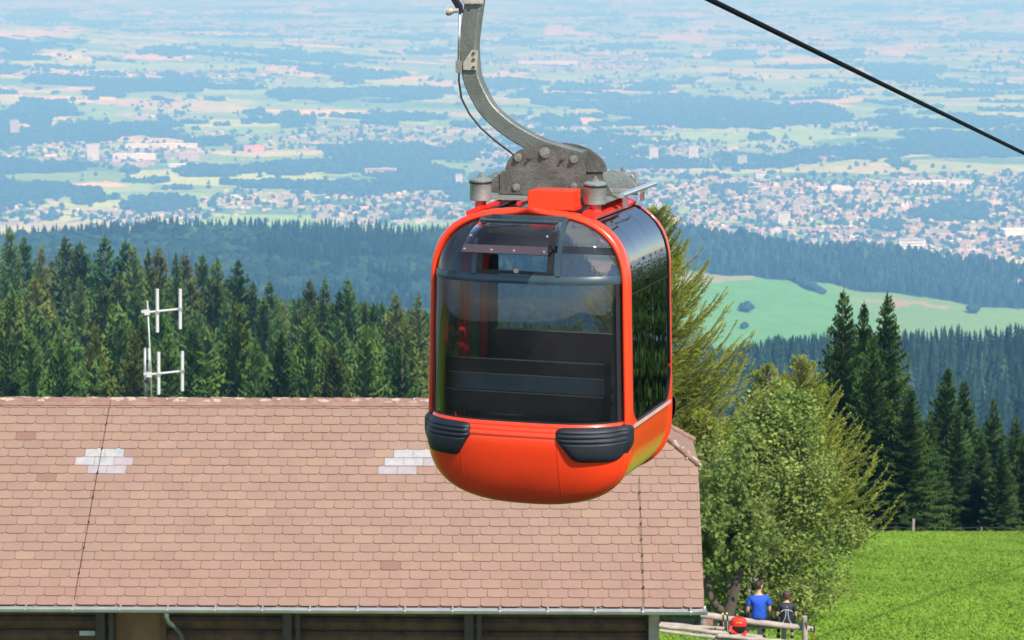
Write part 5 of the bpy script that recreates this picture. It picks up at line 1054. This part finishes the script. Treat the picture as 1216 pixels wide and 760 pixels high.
m = MB(); m.tube([fp(.262, .75), Vector(cap(.25, .80))], .008, 6); m.tube([fp(-.262, .75), Vector(cap(-.28, .80))], .008, 6); m.build('stay', M['gasket'], flap); m = MB(); q_ = Vector(cap(-.01, ZB2+.03, -1, .02)); m.box(q_, (.035, .025, .03), bev=.005); m.build('latch', M['brass'], hatch)
# tub seams
for x in (-.42, .305):
    m = MB(); m.tube([cap(x, z, -1, -.001) for z in np.linspace(ZS-.01, -.97, 22)], .0035, 5); m.build('panel_seam', M['red'], body)
# bumpers
for s, xi_t, xi_b in ((-1, .33, .44), (1, .285, .42)):
    for sg in (-1, 1):
        m = MB(); na, nb = 26, 24
        def bp_(a, b_):
            z = -.435-.262*(a*.5+.5) ; f_ = a*.5+.5; f2 = min(1, f_*1.0); xi = xi_t+(xi_b-xi_t)*max(0, (f2-.35)/.65)**1.0; xo = .785-.07*max(0, (f2-.45)/.55)**1.5
            rc_ = 1-.5*max(0, abs(a)-.78)**1.2*2.0; xc = (xi+xo)/2; x = xc+(xo-xi)/2*b_*(1-.16*max(0, (abs(a)-.7)/.3)**2)
            t_ = (max(0, 1-abs(a)**7))**.5*(max(0, 1-abs(b_)**7))**.5; rib = 0
            if abs(b_) < .93: rib = -.014*sum(math.exp(-((f_-c_)/.022)**2) for c_ in (.17, .30, .43))*min(1, (0.93-abs(b_))/.2)*(1 if b_ < .8 else 1)
            xx = min(x, hwi(z)*.985); base = YF-depth(xx, z, hwi(z)) if sg < 0 else YB+depth(xx, z, hwi(z)); wrap = max(0, x-.66)
            off = .075*t_+rib*t_-1.6*wrap**1.8
            return (s*x, base+(-off if sg < 0 else off)*1.0+(.02 if sg < 0 else -.02)*(1-t_), z)
        A_s = list(np.sin(np.linspace(-math.pi/2, math.pi/2, na))); A_s = sorted(set([round(v_, 4) for v_ in A_s]+list(np.round(np.linspace(-.8, .0, 34), 4)))); B_s = list(np.sin(np.linspace(-math.pi/2, math.pi/2, nb)))
        m.grid(bp_, A_s, B_s, flip=(s*sg < 0)); m.build('bumper', M['rubber'], GO, smooth=True, solid=.0)
# interior benches
for s in (-1, 1):
    bn = empty('bench', (0, 0, 0)); bn.parent = GO; yb = s*.50
    zt = (-.035 if s < 0 else .03); w_ = .60
    if s < 0:
        for (za, zb_, mt) in ((zt-.105, zt, 'seatdark'), (zt-.235, zt-.115, 'seatgrey'), (zt-.40, zt-.245, 'seatdark')):
            m = MB(); m.box((-.06, yb+(.02 if mt == 'seatgrey' else 0), (za+zb_)/2), (w_*2, .025, zb_-za), bev=.004); m.build('back_board', M[mt], bn)
        m = MB(); [m.box((-.06, yb-.013, z_), (w_*2, .006, .008)) for z_ in (zt-.003, zt-.112, zt-.242)]; m.build('board_edge', M['edge'], bn); m = MB(); m.box((w_-.04, yb+.02, zt-.22), (.035, .04, .45)); m.build('bracket', M['gasket'], bn)
    else:
        m = MB(); m.box((0, yb-.04, zt-.24), (w_*2.0, .03, .48), bev=.004); m.build('back_board', M['seatdark'], bn); m = MB(); m.box((0, yb-.058, zt-.003), (w_*2.0, .006, .008)); m.build('board_edge', M['edge'], bn)
    m = MB(); m.box((0, s*.34, -.32), (1.24, .30, .035), bev=.01); m.build('seat', M['seatdark'], bn); m = MB(); [m.box((x, s*.36, -.44), (.04, .22, .22)) for x in (-.5, .5)]; m.build('leg', M['inner'], bn)
# roof skin with raised side rails
m = MB(); m.grid(lambda y, x: (x, y, roof_z(x)-.012), [y0s-.01, y1s+.01], list(np.linspace(-xR-.03, xR+.03, 13)), flip=False); roofp = m.build('roof_panel', pmat('roof_red', (.50, .10, .07), .25, coat=.5), GO, smooth=True)
for s in (-1, 1):
    m = MB(); m.box((s*(xR+.015), 0, roof_z(xR)+.018), (.10, 1.12, .035), Matrix.Rotation(s*.42, 4, 'Y'), bev=.006); m.box((s*(xR-.10), 0, ZT+.012), (.035, 1.10, .03), bev=.004); m.build('roof_rail', M['red'], GO)
m = MB(); m.box((.155, -.44, 1.128), (.34, .26, .135), bev=.006); m.build('roof_box', M['paint'], GO)
for (x, y) in ((-.33, -.40), (.0, -.52)): 
    m = MB(); m.tube([(x*.3, -.5, ZT+.03), (x*.3+.02, .5, ZT+.03)], 1, sq=(.012, .02)); m.build('roof_batten', M['red'], GO)
# suspension frame
fr = empty('suspension_frame', (0, 0, 0)); fr.parent = GO
for x, y in ((-.43, -.38), (.43, -.38), (.43, .34), (-.43, .34)):
    m = MB(); m.cyl((x, y, 1.02), (x, y, 1.10), .045, .04, 10); m.build('damper_foot', M['red'], fr, autos=True)
    m = MB(); m.lathe([(0, 1.095), (.078, 1.095), (.080, 1.11), (.077, 1.215), (.082, 1.225), (.082, 1.243), (.06, 1.255), (0, 1.256)], (x, y, 0), 22); dm = m.build('damper', M['galv'], fr, autos=True)
    m = MB(); m.lathe([(0, 1.255), (.026, 1.255), (.026, 1.275), (.012, 1.277), (.012, 1.293), (0, 1.293)], (x, y, 0), 6); m.build('nut', M['bolt'], dm); m = MB(); m.lathe([(.0835, 1.217), (.0845, 1.220), (.0845, 1.228), (.0835, 1.23)], (x, y, 0), 22); m.build('seal', M['gasket'], dm)
# base plate between the dampers and the two channel plates
m = MB(); m.box((0, -.02, 1.105), (1.0, .66, .014)); m.box((-.43, 0, 1.118), (.12, .70, .012)); m.box((.43, 0, 1.118), (.12, .70, .012)); m.build('base_plate', M['galv'], fr)
pl = [(-.46, 1.12), (-.44, 1.20), (-.36, 1.268), (-.30, 1.275), (.33, 1.275), (.42, 1.25), (.50, 1.12)]
for y0_, mt in ((-.135, 'galv_dark'), (.10, 'galv_dark')):
    m = MB(); m.prism(pl, y0_, y0_+.022); m.build('channel_plate', M[mt], fr)
m = MB(); m.prism([(.36, 1.12), (.62, 1.12), (.60, 1.20), (.52, 1.285), (.42, 1.30), (.36, 1.27)], .06, .078); m.build('gusset', M['galv'], fr); m = MB(); m.prism([(-.62, 1.12), (-.36, 1.12), (-.36, 1.27), (-.42, 1.27), (-.55, 1.2)], -.06, -.042); m.build('gusset', M['galv'], fr)
m = MB(); m.tube([(-.34, -.14, 1.125), (-.34, -.14, 1.27)], 1, sq=(.006, .02)); m.box((0, -.142, 1.128), (.8, .02, .02)); m.build('stiffener', M['galv_dark'], fr)
sem = [(.305*math.cos(a)-.03, 1.275+.205*math.sin(a)**.9) for a in np.linspace(0, math.pi, 25)]
for y0_ in (-.100, .068):
    m = MB(); m.prism(sem, y0_, y0_+.018); hp_ = m.build('hanger_plate', M['galv_dark'], fr)
    yb = y0_-.001 if y0_ < 0 else y0_+.02; sg = -1
    for x, z, r_ in ((-.03, 1.425, .040), (-.235, 1.385, .030), (.19, 1.385, .030), (-.145, 1.385, .016), (.105, 1.385, .016)):
        m = MB(); m.cyl((x, yb, z), (x, yb-.012, z), r_, r_, 18); m.cyl((x, yb-.012, z), (x, yb-.034, z), r_*.62, r_*.58, 6); m.build('bolt', M['bolt'] if r_ > .02 else M['galv_dark'], hp_)
for x, z in ((-.235, 1.17), (.2, 1.19)):
    m = MB(); m.cyl((x, -.137, z), (x, -.149, z), .028, .028, 16); m.cyl((x, -.149, z), (x, -.168, z), .018, .017, 6); m.build('bolt', M['bolt'], fr)
m = MB(); m.prism([(.33*math.cos(a)+.045, 1.275+.205*math.sin(a)) for a in np.linspace(0, math.pi*.62, 18)]+[(0, 1.275)], .09, .125); m.build('rear_hanger_plate', M['galv_dark'], fr)
# ski rack bars
m = MB(); m.tube([(.635, -.42, 1.165), (.635, .50, 1.165)], .020, 12); rk = m.build('rack_bar', M['alu'], GO, autos=True)
m = MB()
for y in (-.10, .40): m.box((.50, y, 1.165), (.27, .03, .03), bev=.004)
m.box((.52, .34, 1.21), (.05, .05, .11), bev=.006); m.cyl((.50, .30, 1.22), (.50, .34, 1.22), .022, .022, 10); m.box((.56, -.05, 1.10), (.03, .03, .12)); m.box((.56, .42, 1.10), (.03, .03, .12)); m.build('rack_bracket', M['alu'], rk)
# hanger arm: curved box beam up to the grip
ctrl = [(.235, 1.38), (.12, 1.405), (-.02, 1.44), (-.12, 1.472), (-.32, 1.575), (-.483, 1.705), (-.565, 1.83), (-.618, 1.95), (-.636, 2.08), (-.64, 2.2), (-.622, 2.36), (-.60, 2.5), (-.57, 2.72), (-.50, 2.93), (-.38, 3.06), (-.24, 3.12)]
dn = []
for i in range(len(ctrl)-1):
    p0_, p1_, p2_, p3_ = [Vector((ctrl[max(0, min(len(ctrl)-1, j))][0], 0, ctrl[max(0, min(len(ctrl)-1, j))][1])) for j in (i-1, i, i+1, i+2)]
    for t_ in (0, .33, .66): dn.append(.5*((2*p1_)+(p2_-p0_)*t_+(2*p0_-5*p1_+4*p2_-p3_)*t_**2+(3*p1_-p0_-3*p2_+p3_)*t_**3))
dn.append(Vector((ctrl[-1][0], 0, ctrl[-1][1])))
m = MB(); rings = []
for i, p_ in enumerate(dn):
    t = (dn[min(i+1, len(dn)-1)]-dn[max(i-1, 0)]).normalized(); nrm_ = Vector((-t.z, 0, t.x)); h_ = .056+.007*min(1, i/24); c_ = .008
    rings.append([p_+nrm_*a_+Vector((0, b_, 0)) for a_, b_ in ((-h_+c_, -.055), (h_-c_, -.055), (h_, -.055+c_), (h_, .055-c_), (h_-c_, .055), (-h_+c_, .055), (-h_, .055-c_), (-h_, -.055+c_))])
vs_ = [q_ for r_ in rings for q_ in r_]; fs = [(i*8+k, i*8+(k+1) % 8, (i+1)*8+(k+1) % 8, (i+1)*8+k) for i in range(len(rings)-1) for k in range(8)]+[tuple(range(8)), tuple(reversed([(len(rings)-1)*8+k for k in range(8)]))]
m.add(vs_, fs); arm = m.build('hanger_arm', M['arm'], GO, autos=True)
m = MB(); m.prism([(-.665, 2.01), (-.565, 2.01), (-.555, 2.15), (-.60, 2.155), (-.665, 2.06)], -.075, -.058); br_ = m.build('bracket', M['brass'], arm)
for z_ in (2.03, 2.085, 2.13): m = MB(); m.cyl((-.585, -.076, z_), (-.585, -.084, z_), .012, .012, 8); m.build('bolt', M['seatdark'], br_)
m = MB(); m.box((-.70, -.055, 2.03), (.05, .04, .09)); m.build('cable_stop', M['bolt'], br_)
m = MB(); m.box((-.60, -.05, 2.52), (.15, .06, .07), bev=.006); m.cyl((-.59, -.08, 2.50), (-.59, -.09, 2.50), .014, .014, 8); m.build('upper_clamp', M['brass'], arm)
m = MB(); m.tube([(-.705, -.06, 2.07), (-.695, -.06, 2.44)], .011, 8); m.build('control_rod', M['alu'], arm, smooth=True)
m = MB(); m.tube([(-.775, -.05, 2.62), (-.74, -.06, 2.52), (-.69, -.06, 2.44)], 1, sq=(.012, .020)); m.tube([(-.73, -.06, 2.53), (-.69, -.06, 2.47), (-.685, -.06, 2.42)], .018, 6); lv = m.build('lever', M['black'], arm)
m = MB(); m.cyl((-.755, -.07, 2.435), (-.70, -.07, 2.440), .016, .016, 10); m.cyl((-.790, -.07, 2.435), (-.765, -.07, 2.435), .034, .034, 14); m.cyl((-.765, -.07, 2.435), (-.745, -.07, 2.435), .026, .022, 14); m.build('roller', M['brass'], lv, autos=True)
cb = [(-.70, -.06, 2.01), (-.703, -.065, 1.93), (-.68, -.07, 1.80), (-.62, -.07, 1.69), (-.53, -.08, 1.59), (-.42, -.08, 1.50), (-.30, -.09, 1.42), (-.24, -.1, 1.38)]
m = MB(); m.tube(cb, .008, 7); m.tube([(-.703, -.06, 2.05), (-.70, -.06, 1.99)], [.014, .010], 8); m.build('control_cable', M['black'], arm, smooth=True)
# grip on the rope
gr = empty('grip', (0, 0, 0)); gr.parent = GO
m = MB(); m.box((-.24, 0, 3.10), (.20, .34, .13), bev=.02); m.box((-.24, 0, 3.19), (.12, .28, .10), bev=.02); m.build('grip_body', M['galv_dark'], gr)
for y in (-.16, .16):
    m = MB(); m.cyl((-.17, y, 3.10), (-.12, y, 3.10), .06, .06, 16); m.build('roller', M['rubber'], gr, autos=True)
